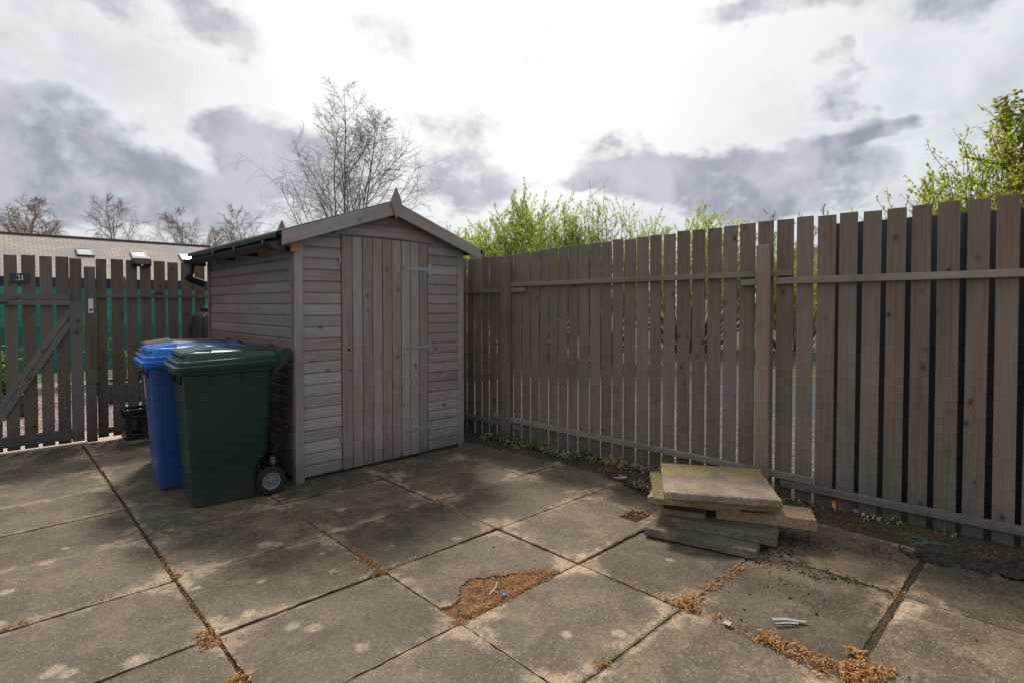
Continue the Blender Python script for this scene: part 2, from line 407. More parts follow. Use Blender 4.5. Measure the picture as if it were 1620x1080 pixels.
# ================================================================== GROUND
def ground_mat():
    m, t, p, _ = new_mat('soil_and_grass')
    ob = t.add('ShaderNodeTexCoord').outputs['Object']
    n = t.noise(ob, .35, 5, .6); g = t.noise(ob, 40, 5, .7)
    c = t.mix(t.sstep(g, .3, .7), (.055, .05, .032), (.10, .12, .045))
    c = t.mix(t.sstep(n, .4, .6), c, (.06, .085, .03))
    t.put(p.inputs['Base Color'], c); p.inputs['Roughness'].default_value = .95; bump(t, p, g, .6, .02)
    return m
b = MB(); b.v = [Vector(q) for q in ((-400, -400, -.05), (500, -400, -.05), (500, 500, -.05), (-400, 500, -.05))]; b.face([0, 1, 2, 3])
tag(b.build('ground', ground_mat(), origin=(0, 0, 0)), kind='structure')

def bed_mat():
    m, t, p, _ = new_mat('joint_soil')
    ob = t.add('ShaderNodeTexCoord').outputs['Object']
    n = t.noise(ob, 2.2, 5, .65); g = t.noise(ob, 90, 5, .75); k = t.noise(t.vmath('ADD', ob, (7, 3, 0)), 3.1, 4, .6)
    c = t.mix(t.sstep(g, .32, .7), (.022, .016, .011), (.11, .075, .045))
    c = t.mix(t.math('MULTIPLY', t.sstep(n, .54, .64), .75), c, (.075, .085, .018))
    c = t.mix(t.math('MULTIPLY', t.sstep(k, .56, .66), .6), c, (.22, .095, .03))
    hd = t.vmath('LENGTH', t.vmath('MULTIPLY', t.vmath('SUBTRACT', ob, (1.72, 1.92, 0)), (2.2, 5.0, 0)))
    c = t.mix(t.sstep(hd, .5, 1.2, .85, 0), c, t.mix(t.sstep(t.noise(ob, 28, 6, .75), .38, .6), (.07, .045, .03), t.mix(g, (.18, .085, .03), (.50, .24, .08))))
    t.put(p.inputs['Base Color'], c); p.inputs['Roughness'].default_value = 1; bump(t, p, g, .9, .008)
    return m
M['bed'] = bed_mat()
# soil bed: real bumpy ground under and beside the slabs
def soil_sheet(name, x0, x1, y0, y1, step, zf, mat):
    nx = max(2, int((x1-x0)/step)); ny = max(2, int((y1-y0)/step)); b = MB()
    for j in range(ny+1):
        for i in range(nx+1):
            x = x0+(x1-x0)*i/nx; y = y0+(y1-y0)*j/ny; b.v.append(Vector((x, y, zf(x, y))))
    for j in range(ny):
        for i in range(nx):
            a = j*(nx+1)+i; b.face([a, a+1, a+nx+2, a+nx+1])
    return tag(b.build(name, mat, smooth=True, origin=(0, 0, 0)), kind='structure')
def fenceX(y): return 3.73+(3.93-y)*.37/3.67      # the line of the right fence
def bedz(x, y):
    n = noise.noise(Vector((x*9, y*9, 0)))*.005+noise.noise(Vector((x*35, y*35, 3)))*.004
    z = -.013
    if 1.40 < x < 2.14 and 1.80 < y < 2.12: z = -.0035
    e = fenceX(y)-x
    if e < .30: z = -.004+.016*max(0, 1-abs(e-.05)/.3)
    return z+n
soil_sheet('soil_bed', -3.2, 4.35, -2.6, 6.76, .03, bedz, M['bed'])

def paving_mat():
    m, t, p, _ = new_mat('weathered_paving')
    ob = t.add('ShaderNodeTexCoord').outputs['Object']
    uv = t.add('ShaderNodeUVMap').outputs[0]
    tint = attr(t, 'tint').outputs['Fac']
    wear = attr(t, 'wear').outputs['Fac']
    n1 = t.noise(ob, 1.7, 5, .6); n2 = t.noise(t.vmath('ADD', ob, (5, 9, 0)), 5.5, 7, .65); g = t.noise(ob, 150, 4, .75); g2 = t.noise(ob, 55, 5, .7)
    dk = t.mix(t.sstep(n1, .3, .7), (.078, .059, .038), (.140, .107, .070))
    dk = t.mix(t.sstep(n2, .42, .66, 0, .75), dk, (.215, .160, .102))
    lt = t.mix(t.sstep(n1, .35, .65), (.36, .265, .18), (.46, .335, .232))
    n3 = t.noise(ob, 17, 6, .7)
    wv = t.math('ADD', t.math('ADD', t.math('MULTIPLY', wear, .8), t.math('MULTIPLY', t.math('SUBTRACT', n2, .5), 1.5)), t.math('MULTIPLY', t.math('SUBTRACT', n3, .5), 1.6))
    c = t.mix(t.sstep(wv, .42, .98, 0, .92), dk, lt)
    c = t.mix(t.sstep(n3, .56, .72, 0, .35), c, (.075, .06, .046))
    damp = t.math('MULTIPLY', t.sstep(t.noise(t.vmath('ADD', ob, (11, 3, 0)), 2.8, 8, .74), .50, .58), .62)
    c = t.mix(damp, c, (.070, .053, .034))
    # green and ochre films
    c = t.mix(t.math('MULTIPLY', t.sstep(t.noise(t.vmath('ADD', ob, (2, 4, 0)), 1.25, 5, .6), .54, .70), .4), c, (.135, .105, .060))
    # pores and fine aggregate
    c = t.mix(t.sstep(g, .50, .66, 0, .65), c, (.045, .038, .031))
    v = t.add('ShaderNodeTexVoronoi'); t.put(v.inputs['Vector'], ob); v.inputs['Scale'].default_value = 70
    cs = t.add('ShaderNodeSeparateColor'); t.l.new(v.outputs['Color'], cs.inputs[0])
    sp = t.math('MULTIPLY', t.sstep(v.outputs['Distance'], .15, .34, 1, 0), t.math('GREATER_THAN', cs.outputs[0], .62))
    c = t.mix(t.math('MULTIPLY', sp, .5), c, (.36, .33, .28))
    c = t.mix(t.sstep(g2, .54, .72, 0, .6), c, (.26, .222, .175))
    # fine hair scratches
    # pale lichen rosettes
    spots = [(.16, 2.61, .05), (.20, 2.56, .04), (.39, 2.47, .055), (.81, 2.51, .04), (.91, 2.28, .04), (.97, 2.21, .045), (.05, 3.48, .04), (.02, 3.15, .035), (1.12, 3.17, .06), (1.17, 3.13, .04),
             (.95, 2.76, .03), (1.0, 2.42, .03), (1.68, 3.39, .045), (1.94, 2.49, .04), (1.3, 2.85, .025), (1.25, 2.62, .025), (.7, 2.9, .025), (2.6, 1.5, .03), (1.75, 3.02, .04), (1.62, 2.66, .02), (2.42, 1.82, .03), (1.86, 1.30, .035), (1.05, 1.95, .04), (1.7, 1.45, .03), (.3, 3.9, .03)]
    wo_ = t.vmath('SCALE', t.vmath('SUBTRACT', t.noise(ob, 26, 5, .75, out=1), (.5, .5, .5)), scale=.06)
    P = t.vmath('ADD', ob, wo_)
    acc = None
    for x, y, r in spots:
        d = t.vmath('LENGTH', t.vmath('MULTIPLY', t.vmath('SUBTRACT', P, (x, y, 0)), (1, 1, 0)))
        q = t.sstep(d, r*.45, r*1.0, 1, 0); acc = q if acc is None else t.math('MAXIMUM', acc, q)
    vv = t.add('ShaderNodeTexVoronoi'); t.put(vv.inputs['Vector'], P); vv.inputs['Scale'].default_value = 4.2
    c2 = t.add('ShaderNodeSeparateColor'); t.l.new(vv.outputs['Color'], c2.inputs[0])
    small = t.math('MULTIPLY', t.sstep(vv.outputs['Distance'], .02, .07, 1, 0), t.math('GREATER_THAN', c2.outputs[1], .66))
    acc = t.math('MAXIMUM', acc, t.math('MULTIPLY', small, .65))
    acc = t.math('MULTIPLY', acc, t.math('MULTIPLY_ADD', g2, .8, .35), clamp=True)
    c = t.mix(t.math('MULTIPLY', acc, .75), c, (.46, .375, .275))
    grit = t.noise(t.vmath('ADD', ob, (1, 7, 2)), 62, 6, .85)
    c = t.vmath('SCALE', c, scale=t.math('MULTIPLY_ADD', t.sstep(grit, .3, .7), .8, .58))
    c = t.vmath('SCALE', c, scale=t.math('MULTIPLY_ADD', tint, .46, .78))
    t.put(p.inputs['Base Color'], c)
    t.put(p.inputs['Roughness'], t.math('MULTIPLY_ADD', n2, .5, .36))
    p.inputs['Specular IOR Level'].default_value = .38
    bump(t, p, t.math('ADD', t.math('MULTIPLY', g, .5), t.math('ADD', t.math('MULTIPLY', g2, .6), t.math('MULTIPLY', n2, 1.5))), .9, .004)
    return m
M['paving'] = paving_mat()

XS = [-2.45, -1.68, -.90, -.12, .655, 1.435, 2.215, 3.06, 3.72]
YS = [-2.4, -1.85, -1.25, -.66, -.05, .57, 1.22, 1.81, 2.43, 3.07, 3.76, 4.36, 4.96, 5.54, 6.12, 6.72]
pv = MB(); wear = []
def clip_poly(pts, a, b_, c_):   # keep a*x+b*y<=c
    out = []
    for i in range(len(pts)):
        p, q = pts[i], pts[(i+1) % len(pts)]; dp = a*p[0]+b_*p[1]-c_; dq = a*q[0]+b_*q[1]-c_
        if dp <= 0: out.append(p)
        if dp*dq < 0: s_ = dp/(dp-dq); out.append((p[0]+(q[0]-p[0])*s_, p[1]+(q[1]-p[1])*s_))
    return out
rng = random.Random(3)
def slab(x0, x1, y0, y1, gx0, gx1, gy0, gy1, hole=None, edgew=1.0, soft=None):
    """one paving slab as a fine grid with worn, slightly ragged edges"""
    x0 += gx0; x1 -= gx1; y0 += gy0; y1 -= gy1
    st = .022 if not hole else .009; nx = max(4, int((x1-x0)/st)); ny = max(4, int((y1-y0)/st))
    h0 = rng.uniform(-.004, .004); tx = rng.uniform(-.006, .006); ty = rng.uniform(-.006, .006); tint = rng.random()
    cx, cy = (x0+x1)/2, (y0+y1)/2; o = len(pv.v); seed = rng.uniform(0, 50)
    jx = rng.uniform(-.004, .004); idx = {}
    for j in range(ny+1):
        for i in range(nx+1):
            fx, fy = i/nx, j/ny
            # unequal steps: tighter near the rim
            gx = fx; gy = fy
            x = x0+(x1-x0)*gx; y = y0+(y1-y0)*gy
            e = min(x-x0, x1-x, y-y0, y1-y)
            x += jx; z = h0+tx*(x-cx)+ty*(y-cy)
            z += noise.noise(Vector((x*2.2, y*2.2, seed)))*.0025+noise.noise(Vector((x*11, y*11, seed)))*.0008
            if e < 1e-6:
                r_ = noise.noise(Vector((x*16, y*16, seed)))*.006+noise.noise(Vector((x*60, y*60, seed)))*.003
                dx = (1 if i == 0 else -1 if i == nx else 0); dy = (1 if j == 0 else -1 if j == ny else 0)
                x += dx*max(-.002, r_); y += dy*max(-.002, r_); z -= .0035
            idx[i, j] = len(pv.v); pv.v.append(Vector((x, y, z)))
            we = max(0, 1-e/(.11*edgew)); co = max(0, 1-math.hypot(min(x-x0, x1-x), min(y-y0, y1-y))/.24)
            wear.append(min(1, we*.75+co*.75+(soft(x, y) if soft else 0)+noise.noise(Vector((x*2.7, y*2.7, 9)))*.5))
    def inh(i, j):
        if not hole: return False
        x = x0+(x1-x0)*(i+.5)/nx; y = y0+(y1-y0)*(j+.5)/ny
        return hole(x, y)
    kept = set((i, j) for j in range(ny) for i in range(nx) if not inh(i, j))
    for i, j in kept:
        pv.face([idx[i, j], idx[i+1, j], idx[i+1, j+1], idx[i, j+1]], None, tint)
    # skirts round every open edge
    for i, j in kept:
        for (di, dj, a, c) in ((0, -1, (i, j), (i+1, j)), (1, 0, (i+1, j), (i+1, j+1)), (0, 1, (i+1, j+1), (i, j+1)), (-1, 0, (i, j+1), (i, j))):
            if (i+di, j+dj) not in kept:
                A, B = idx[a], idx[c]; o2 = len(pv.v)
                pv.v += [pv.v[A]-Vector((0, 0, .04)), pv.v[B]-Vector((0, 0, .04))]; wear.extend([.25, .25])
                pv.face([B, A, o2, o2+1], None, tint)
def hole_main(x, y):
    n = noise.noise(Vector((x*14, y*14, 1)))*.035+noise.noise(Vector((x*45, y*45, 1)))*.012
    lim = 1.985+.12*math.exp(-((x-1.70)/.13)**2)-.02 if x < 1.78 else 2.06-(x-1.78)*.74
    return y < lim+n-.02 and x < 2.13
def hole_drain(x, y): return 2.885 < x and 1.90 < y < 2.03
def hole_soil(x, y):
    n = noise.noise(Vector((x*6, y*6, 4)))*.10+noise.noise(Vector((x*25, y*25, 4)))*.02
    return x > 3.36+.13*abs((y-2.1)/.35)+n-.04
def hole_corner(x, y):
    n = noise.noise(Vector((x*8, y*8, 2)))*.06+noise.noise(Vector((x*40, y*40, 2)))*.015
    return x+n > 3.56+.10*(1-(y-.0)/.57)
for i in range(len(XS)-1):
    for j in range(len(YS)-1):
        x0, x1, y0, y1 = XS[i], XS[i+1], YS[j], YS[j+1]
        g = [.0042+rng.uniform(-.002, .003) for _ in range(4)]
        hole = None
        if i == 5 and j == 7: hole = hole_main
        if i == 6 and j == 8-1: x1_ = x1
        if abs(y0-.57) < .01 and i >= 6: g[2] = .016
        if abs(y1-.57) < .01 and i >= 6: g[3] = .016
        if abs(y0-2.43) < .01 and i in (4, 5): g[2] = .012
        if abs(y1-2.43) < .01 and i in (3, 4): g[3] = .012
        if i == 4 : g[0] = .010
        if i == 3 : g[1] = .010
        if i == 6 and j == 7: hole = hole_drain
        if i == 7:
            lim = fenceX((y0+y1)/2)-.07
            if x1 > lim: x1 = lim
            if y0 > 1.7 and y0 < 2.5:
                hole = hole_soil
            if y1 < .6 and y0 > -.3: hole = hole_corner
        if i >= 7 and y0 > 4.3: continue
        slab(x0, x1, y0, y1, g[0], g[1], g[2], g[3], hole)
pave = pv.build('patio_paving', M['paving'], smooth=True, origin=(0, 0, 0))
wa = pave.data.attributes.new('wear', 'FLOAT', 'POINT'); wa.data.foreach_set('value', wear)
tag(pave, kind='structure')

def gravel_mat(name, ca, cb, cc, sc=60):
    m, t, p, _ = new_mat(name)
    ob = t.add('ShaderNodeTexCoord').outputs['Object']
    v = t.add('ShaderNodeTexVoronoi'); t.put(v.inputs['Vector'], ob); v.inputs['Scale'].default_value = sc
    cs = t.add('ShaderNodeSeparateColor'); t.l.new(v.outputs['Color'], cs.inputs[0])
    c = t.mix(cs.outputs[0], ca, cb); c = t.mix(t.sstep(v.outputs['Distance'], .35, .6), c, cc)
    t.put(p.inputs['Base Color'], c); p.inputs['Roughness'].default_value = .9
    bump(t, p, t.math('SUBTRACT', 1.0, v.outputs['Distance']), 1.0, .012)
    return m
def sheet(name, x0, x1, y0, y1, z, mat):
    b = MB(); b.v = [Vector(q) for q in ((x0, y0, z), (x1, y0, z), (x1, y1, z), (x0, y1, z))]; b.face([0, 1, 2, 3], [(x0, y0), (x1, y0), (x1, y1), (x0, y1)])
    return tag(b.build(name, mat, origin=(0, 0, 0)), kind='structure')
sheet('gravel_verge', 4.36, 7.2, -6, 9, -.012, gravel_mat('verge_gravel', (.34, .28, .22), (.13, .10, .08), (.05, .04, .03), 55))
sheet('footpath', 7.2, 10.2, -20, 30, -.008, plain('tarmac', (.06, .068, .08), .9, var=.12, vs=30, bs=.3))
sheet('garden_gravel', -8, 9, 7.5, 12.5, -.012, gravel_mat('pink_gravel', (.75, .58, .52), (.34, .24, .22), (.08, .06, .06), 40))
sheet('concrete_path', -3.5, 4.35, 6.78, 7.5, -.018, plain('pale_concrete', (.50, .40, .34), .9, vs=8, bs=.2))

# ================================================================== SHED
SX0, SX1, SY0, SY1 = 1.69, 3.265, 4.12, 6.24
RC = 2.475; RIDGE = 2.215; SL = .357
def roofz(x): return RIDGE-SL*abs(x-RC)
shed = thing('garden_shed', (2.475, 5.18, 0), 'grey-brown stained timber shed with apex roof, shiplap walls and closed plank door', 'shed')
# shiplap: each board a shallow profile (cove at its top edge); profile offsets (out, z)
def shiplap(mb, org, along, out, length, z0, z1, pitch=.0885, phase=0.0, zmax=None):
    org = Vector(org); along = Vector(along); out = Vector(out); z = z0-phase
    while z < z1-.002:
        a = max(z, z0); t_ = min(z+pitch, z1)
        tint = random.random(); ou = random.uniform(0, 40); ow = random.uniform(0, 40)
        prof = [(a-z0, .0125), (a-z0+.004, .015), (t_-.020-z0, .015), (t_-.014-z0, .009), (t_-.007-z0, .004), (t_-z0, .003)]
        if t_-a < .03: prof = [(a-z0, .012), (t_-z0, .012)]
        sl = 10
        if zmax is None: s0 = [0]*2; xs = [0, length]
        else: xs = [length*k/40 for k in range(41)]
        for pi_ in range(len(prof)-1):
            (za, oa), (zb, ob_) = prof[pi_], prof[pi_+1]
            for k in range(len(xs)-1):
                xa, xb = xs[k], xs[k+1]
                q = []
                for (x_, zq, oq) in ((xa, za, oa), (xb, za, oa), (xb, zb, ob_), (xa, zb, ob_)):
                    zr = z0+zq
                    if zmax is not None: zr = min(zr, zmax(x_))
                    q.append((org+along*x_+out*oq+Vector((0, 0, zr)), (x_+ou, zr+ow)))
                if zmax is not None and max(p_[0].z for p_ in q)-min(p_[0].z for p_ in q) < .0005: continue
                o = len(mb.v); mb.v += [p_[0] for p_ in q]
                mb.face([o, o+1, o+2, o+3], [p_[1] for p_ in q], tint)
        z += pitch
def eave_line(side): return roofz(SX0)-.03
# side walls, back wall
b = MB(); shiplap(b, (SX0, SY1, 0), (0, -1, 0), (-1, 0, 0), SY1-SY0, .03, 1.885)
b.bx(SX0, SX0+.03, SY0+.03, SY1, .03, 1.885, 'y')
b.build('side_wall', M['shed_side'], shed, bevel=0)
b = MB(); shiplap(b, (SX1, SY0, 0), (0, 1, 0), (1, 0, 0), SY1-SY0, .03, 1.885)
b.bx(SX1-.03, SX1, SY0+.03, SY1, .03, 1.885, 'y')
b.build('side_wall', M['shed'], shed)
b = MB(); shiplap(b, (SX1, SY1, 0), (-1, 0, 0), (0, 1, 0), SX1-SX0, .03, 2.19, zmax=lambda x: roofz(SX1-x)-.02)
b.build('back_wall', M['shed'], shed)
# front wall: left of the door, right of the door, gable
DX0, DX1, DZ = 2.045, 2.885, 1.905
b = MB()
shiplap(b, (SX0, SY0, 0), (1, 0, 0), (0, -1, 0), DX0-SX0, .03, DZ, zmax=lambda x: roofz(SX0+x)-.02)
shiplap(b, (DX1, SY0, 0), (1, 0, 0), (0, -1, 0), SX1-DX1, .03, DZ, zmax=lambda x: roofz(DX1+x)-.02)
shiplap(b, (SX0, SY0, 0), (1, 0, 0), (0, -1, 0), SX1-SX0, DZ, 2.19, zmax=lambda x: roofz(SX0+x)-.02, phase=.06)
fw = [(SX0, SY0+.0, .03), (DX0, SY0, .03), (DX0, SY0, DZ), (DX1, SY0, DZ), (DX1, SY0, .03), (SX1, SY0, .03), (SX1, SY0, roofz(SX1)-.02), (RC, SY0, RIDGE-.02), (SX0, SY0, roofz(SX0)-.02)]
b.prism(fw, (0, .03, 0), uvax=(1, 0, 0))
b.build('front_wall', M['shed'], shed)
# corner trims
b = MB(); b.bx(SX0-.022, SX0+.045, SY0-.030, SY0-.013, .0, 1.835, 'z', .5); b.build('corner_trim', M['shed'], shed, bevel=.002)
b = MB(); b.bx(SX0-.030, SX0-.0145, SY0-.012, SY0+.036, .0, 1.84, 'z', .2); b.build('corner_trim', M['shed_side'], shed, bevel=.002)
b = MB(); b.bx(SX1-.045, SX1+.02, SY0-.030, SY0-.013, .0, 1.845, 'z', .7); b.build('corner_trim', M['shed'], shed, bevel=.002)
b = MB(); b.bx(SX0-.034, SX0+.0, SY1-.01, SY1+.02, .0, 1.84, 'z', .2); b.build('corner_trim', M['shed_side'], shed, bevel=.002)
b = MB(); b.bx(SX0-.005, SX1+.005, SY0+.03, SY0+.07, 0, .05, 'x', .3); b.build('floor_bearer', M['gate'], shed)
b = MB(); b.bx(SX0-.005, SX1+.005, SY1-.05, SY1, 0, .05, 'x', .3); b.build('floor_bearer', M['gate'], shed)
# roof panels + felt
for s_ in (-1, 1):
    b = MB(); xe = RC+s_*(.945)
    y0, y1 = 4.025, 6.36
    b.prism([(RC, y0, RIDGE-.008), (xe, y0, roofz(xe)-.008), (xe, y0, roofz(xe)-.024), (RC, y0, RIDGE-.024)], (0, y1-y0, 0))
    roof = b.build('roof', M['shed_side'], shed)
    b = MB(); xe = RC+s_*(.965)
    y0, y1 = 4.0, 6.38
    top = []; N = 26; rows = 5
    for jj in range(N+1):
        y = y0+(y1-y0)*jj/N; pts = []
        for k in range(rows+1):
            x = RC+(xe-RC)*k/rows; wv = noise.noise(Vector((x*3, y*3, 5)))*.003
            pts.append(Vector((x, y, roofz(x)+.004+wv)))
        drop = .038+noise.noise(Vector((0, y*2, 2)))*.01
        pts.append(Vector((xe+s_*.007, y, roofz(xe)-.008))); pts.append(Vector((xe+s_*.006, y, roofz(xe)-drop)))
        pts.append(Vector((xe-s_*.002, y, roofz(xe)-drop)))
        top.append(pts)
    for jj in range(N):
        for k in range(len(top[0])-1):
            o = len(b.v); q = [top[jj][k], top[jj+1][k], top[jj+1][k+1], top[jj][k+1]]
            if s_ > 0: q.reverse()
            b.v += q; b.face([o, o+1, o+2, o+3])
    b.build('roof_felt', M['felt'], roof)
# barge boards, front and back
def barge(yf, th=.018):
    for s_ in (-1, 1):
        xe = RC+s_*.935; b = MB()
        b.prism([(RC, yf, RIDGE-.004), (xe, yf, roofz(xe)-.002), (xe, yf, roofz(xe)-.105), (RC, yf, RIDGE-.118)], (0, th, 0), tint=.62, uvax=(1, 0, -s_*SL))
        b.build('barge_board', M['shed'], shed, bevel=.0025)
barge(3.982); barge(6.378)
def finial(yf):
    b = MB(); b.prism([(RC, yf, 2.325), (RC+.052, yf, 2.205), (RC, yf, 2.06), (RC-.052, yf, 2.205)], (0, .018, 0), tint=.4, uvax=(0, 0, 1)); b.build('finial', M['shed'], shed, bevel=.002)
finial(3.962); finial(6.397)
# lintel strip over the door, slightly sprung
b = MB(); n = 16; X0, X1 = DX0-.06, DX1+.05; up = []; lo = []
for k in range(n+1):
    x = X0+(X1-X0)*k/n; w_ = math.sin(math.pi*k/n)*.012
    up.append((x, SY0-.034, 1.972+w_*.6-.01*(k/n))); lo.append((x, SY0-.034, 1.905+w_-.006*(k/n)))
b.prism(lo+up[::-1], (0, .017, 0), tint=.35, uvax=(1, 0, 0)); b.build('lintel_board', M['shed'], shed, bevel=.002)
# rafter ends under the left eave
for y in (4.035, 4.72, 5.3, 5.9):
    b = MB(); b.bx(SX0-.050, SX0+.0, y-.02+.05, y+.02+.05, 1.745, 1.838, 'x'); b.build('rafter_end', M['raw_wood'], shed, bevel=.001)
# door of vertical matched boards
door = MB(); nb = 9; bw = (DX1-DX0-.012)/nb
for k in range(nb):
    x = DX0+.006+k*bw
    door.box((x+bw/2, SY0-.012, (.028+DZ-.004)/2), (0, 0, 1), (1, 0, 0), (0, 1, 0), DZ-.032, bw-.007, .018)
door.bx(DX0+.008, DX1-.008, SY0-.008, SY0+.002, .03, DZ-.006, 'z', .15)
dobj = door.build('door', M['shed_door'], shed, bevel=.0022)
for z, plate in ((1.665, True), (.975, True), (.25, False)):
    b = MB(); y = SY0-.0225
    b.prism([(DX1-.005, y, z-.019), (DX1-.005, y, z+.019), (DX1-.235, y, z+.009), (DX1-.25, y, z), (DX1-.235, y, z-.009)], (0, -.003, 0), uvax=(1, 0, 0))
    if plate: b.bx(DX1+.002, DX1+.034, y-.002, y+.001, z-.055, z+.055, 'z')
    b.tube([(DX1-.002, y-.003, z-.045 if plate else z-.02), (DX1-.002, y-.003, z+.045 if plate else z+.02)], .006, 8)
    b.build('hinge', M['galv'], dobj)
b = MB(); b.lathe([(.013, 0), (.013, .002), (.008, .0022), (.008, .0003)], (DX0+.065, SY0-.0212, .99), (0, -1, 0), 14); b.build('keyhole', M['black'], dobj)
for z in (1.70, .27):
    b = MB(); b.bx(DX0-.016, DX0-.004, SY0-.026, SY0-.0155, z-.03, z+.03, 'z'); b.tube([(DX0-.01, SY0-.028, z-.02), (DX0-.004, SY0-.04, z-.01), (DX0-.006, SY0-.028, z+.015)], .003, 6); b.build('door_catch', M['galv'], shed)
# gutter
gx, gz = SX0-.172, 1.800
b = MB(); prof_o = [(math.cos(R(a))*.052, math.sin(R(a))*.048) for a in range(180, 361, 18)]; prof_i = [(math.cos(R(a))*.048, math.sin(R(a))*.044) for a in range(360, 179, -18)]
ring = prof_o+prof_i; gy0, gy1 = 4.03, 6.40
b.loft([[(gx+p_[0], y, gz+.01*(6.4-y)/2.4*0+p_[1]) for p_ in ring] for y in (gy0, 4.6, 5.2, 5.8, gy1)])
for y in (gy0-.003, gy1+.003): b.prism([(gx+p_[0]*1.03, y, gz+p_[1]*1.03) for p_ in prof_o], (0, .006, 0))
gut = b.build('gutter', M['gutter'], shed, smooth=True)
for y in (4.14, 4.78, 5.35, 6.33):
    b = MB()
    pr = [(math.cos(R(a))*.057, math.sin(R(a))*.053) for a in range(168, 361, 16)]; pi2 = [(x*.93, z*.93) for x, z in pr[::-1]]
    b.prism([(gx+p_[0], y-.014, gz+p_[1]) for p_ in pr+pi2], (0, .028, 0))
    b.prism([(gx+.02, y-.012, gz-.05), (gx+.14, y-.012, gz-.055), (gx+.14, y-.012, gz-.015), (gx+.044, y-.012, gz+.0)], (0, .024, 0))
    b.bx(gx-.062, gx-.050, y-.012, y+.012, gz-.004, gz+.016)
    b.build('gutter_bracket', M['gutter'], gut, smooth=True)
b = MB(); gyp = 6.32
b.tube([(gx, gyp, gz-.03), (gx, gyp, gz-.05), (gx-.004, gyp, gz-.12), (gx-.02, gyp, gz-.165)], .034, 14)
b.tube([(gx-.045, gyp, gz-.155), (gx+.01, gyp, gz-.20), (gx+.12, gyp, gz-.235)], [.036, .036, .036], 14)
b.tube([(gx, gyp, gz-.03), (gx, gyp, gz-.07)], .042, 14)
b.build('downpipe', M['gutter'], gut, smooth=True)

# ================================================================== RIGHT FENCE
P0 = Vector((3.73, 3.93, 0)); P1 = Vector((4.10, .26, 0)); FD = (P1-P0).normalized(); FN = Vector((-FD.y, FD.x, 0))
if FN.x < 0: FN = -FN     # FN points away from the camera
def FP(s_, off, z): p_ = P0+FD*s_+FN*off; return Vector((p_.x, p_.y, z))
fence = thing('picket_fence', (3.9, 2.1, 0), 'long tall fence of grey-brown vertical timber pickets on flat rails, right of the shed', 'fence')
edges = [-.487, -.38, -.280, -.172, -.062, .045, .149, .259, .365, .476, .585, .694, .805, .922, 1.039, 1.151, 1.259, 1.376, 1.494, 1.608, 1.724, 1.845, 1.963, 2.083, 2.199, 2.325, 2.450, 2.578, 2.701, 2.829, 2.959, 3.086, 3.213, 3.337, 3.472, 3.600, 3.727, 3.855, 3.98, 4.11, 4.235, 4.36]
e0 = edges[0]
while e0 > -2.7: e0 -= .112; edges.insert(0, e0)
fr = random.Random(11)
def ftop(s_):
    if s_ < 0: return 1.838+.004*s_
    if s_ < 2.4: return 1.838+.098*(s_/2.4)**.8
    return 1.936+.018*min(1, (s_-2.4)/1.2)
bays = {}
for k in range(len(edges)-1):
    a, c = edges[k], edges[k+1]; gap = .0165 if c < 1.5 else (.020 if c < 2.4 else .022 if c < 2.9 else .030)
    wd = (c-a)-gap; mid = a+wd/2+.003; bay = 0 if mid < 0 else (1 if mid < 2.38 else 2)
    mb = bays.setdefault(bay, MB()); top = ftop(mid)+fr.uniform(-.008, .008); bot = -.008+fr.uniform(-.01, .008)
    lean = fr.uniform(-.0035, .0035); ex = (Vector((0, 0, 1))+FD*lean).normalized()
    ey = (FD+FN*fr.uniform(-.03, .03)).normalized()
    mb.box(FP(mid, .020+fr.uniform(0, .002), (top+bot)/2), ex, ey, ex.cross(ey), top-bot, wd, .015, fr.random())
for k, mb in bays.items(): mb.build('picket_panel', M['fence'], fence, bevel=.0015)
def rail(s0, s1, z0, z1, off, h=.045, tint=None, nm='rail', th=.036):
    b = MB(); b.beam(FP(s0, off-.008, z0), FP(s1, off-.008, z1), h, th, tint=tint); return b.build(nm, M['fence_rail'], fence, bevel=.002)
rail(-2.6, .22, 1.478, 1.492, -.000, .040)
rail(-.12, 2.57, 1.502, 1.556, -.0165+.0165, .0, ) if False else None
rail(-.02+.06, 2.56, 1.545, 1.568, .0, .040)
rail(2.25, 4.36, 1.510, 1.528, .0, .042) if False else None
b = MB(); b.beam(FP(2.46, -.008, 1.514), FP(4.36, -.008, 1.530), .044, .036); b.build('rail', M['fence_rail'], fence, bevel=.002)
b = MB(); b.beam(FP(2.22, -.008, 1.508), FP(2.335, -.008, 1.511), .044, .036); b.build('rail', M['fence_rail'], fence, bevel=.002)
rail(-2.6, -.02, .155, .172, .0, .045)
rail(.06, .20, .155, .15, .0, .045)
rail(-.20, 2.70, .228, .165, .0, .045)
b = MB(); b.beam(FP(2.50, -.008, .118), FP(4.36, -.008, .105), .046, .036); b.build('rail', M['fence_rail'], fence, bevel=.002)
for s_, top, wd in ((0.0, 1.775, .09), (2.385, 1.763, .088)):
    b = MB(); b.box(FP(s_, -.05, (top-.02)/2), (0, 0, 1), FD, FN, top+.02, wd, .046 if s_ > 1 else .06, .8 if s_ > 1 else .5)
    b.build('post', M['post'] if s_ > 1 else M['fence'], fence, bevel=.003)
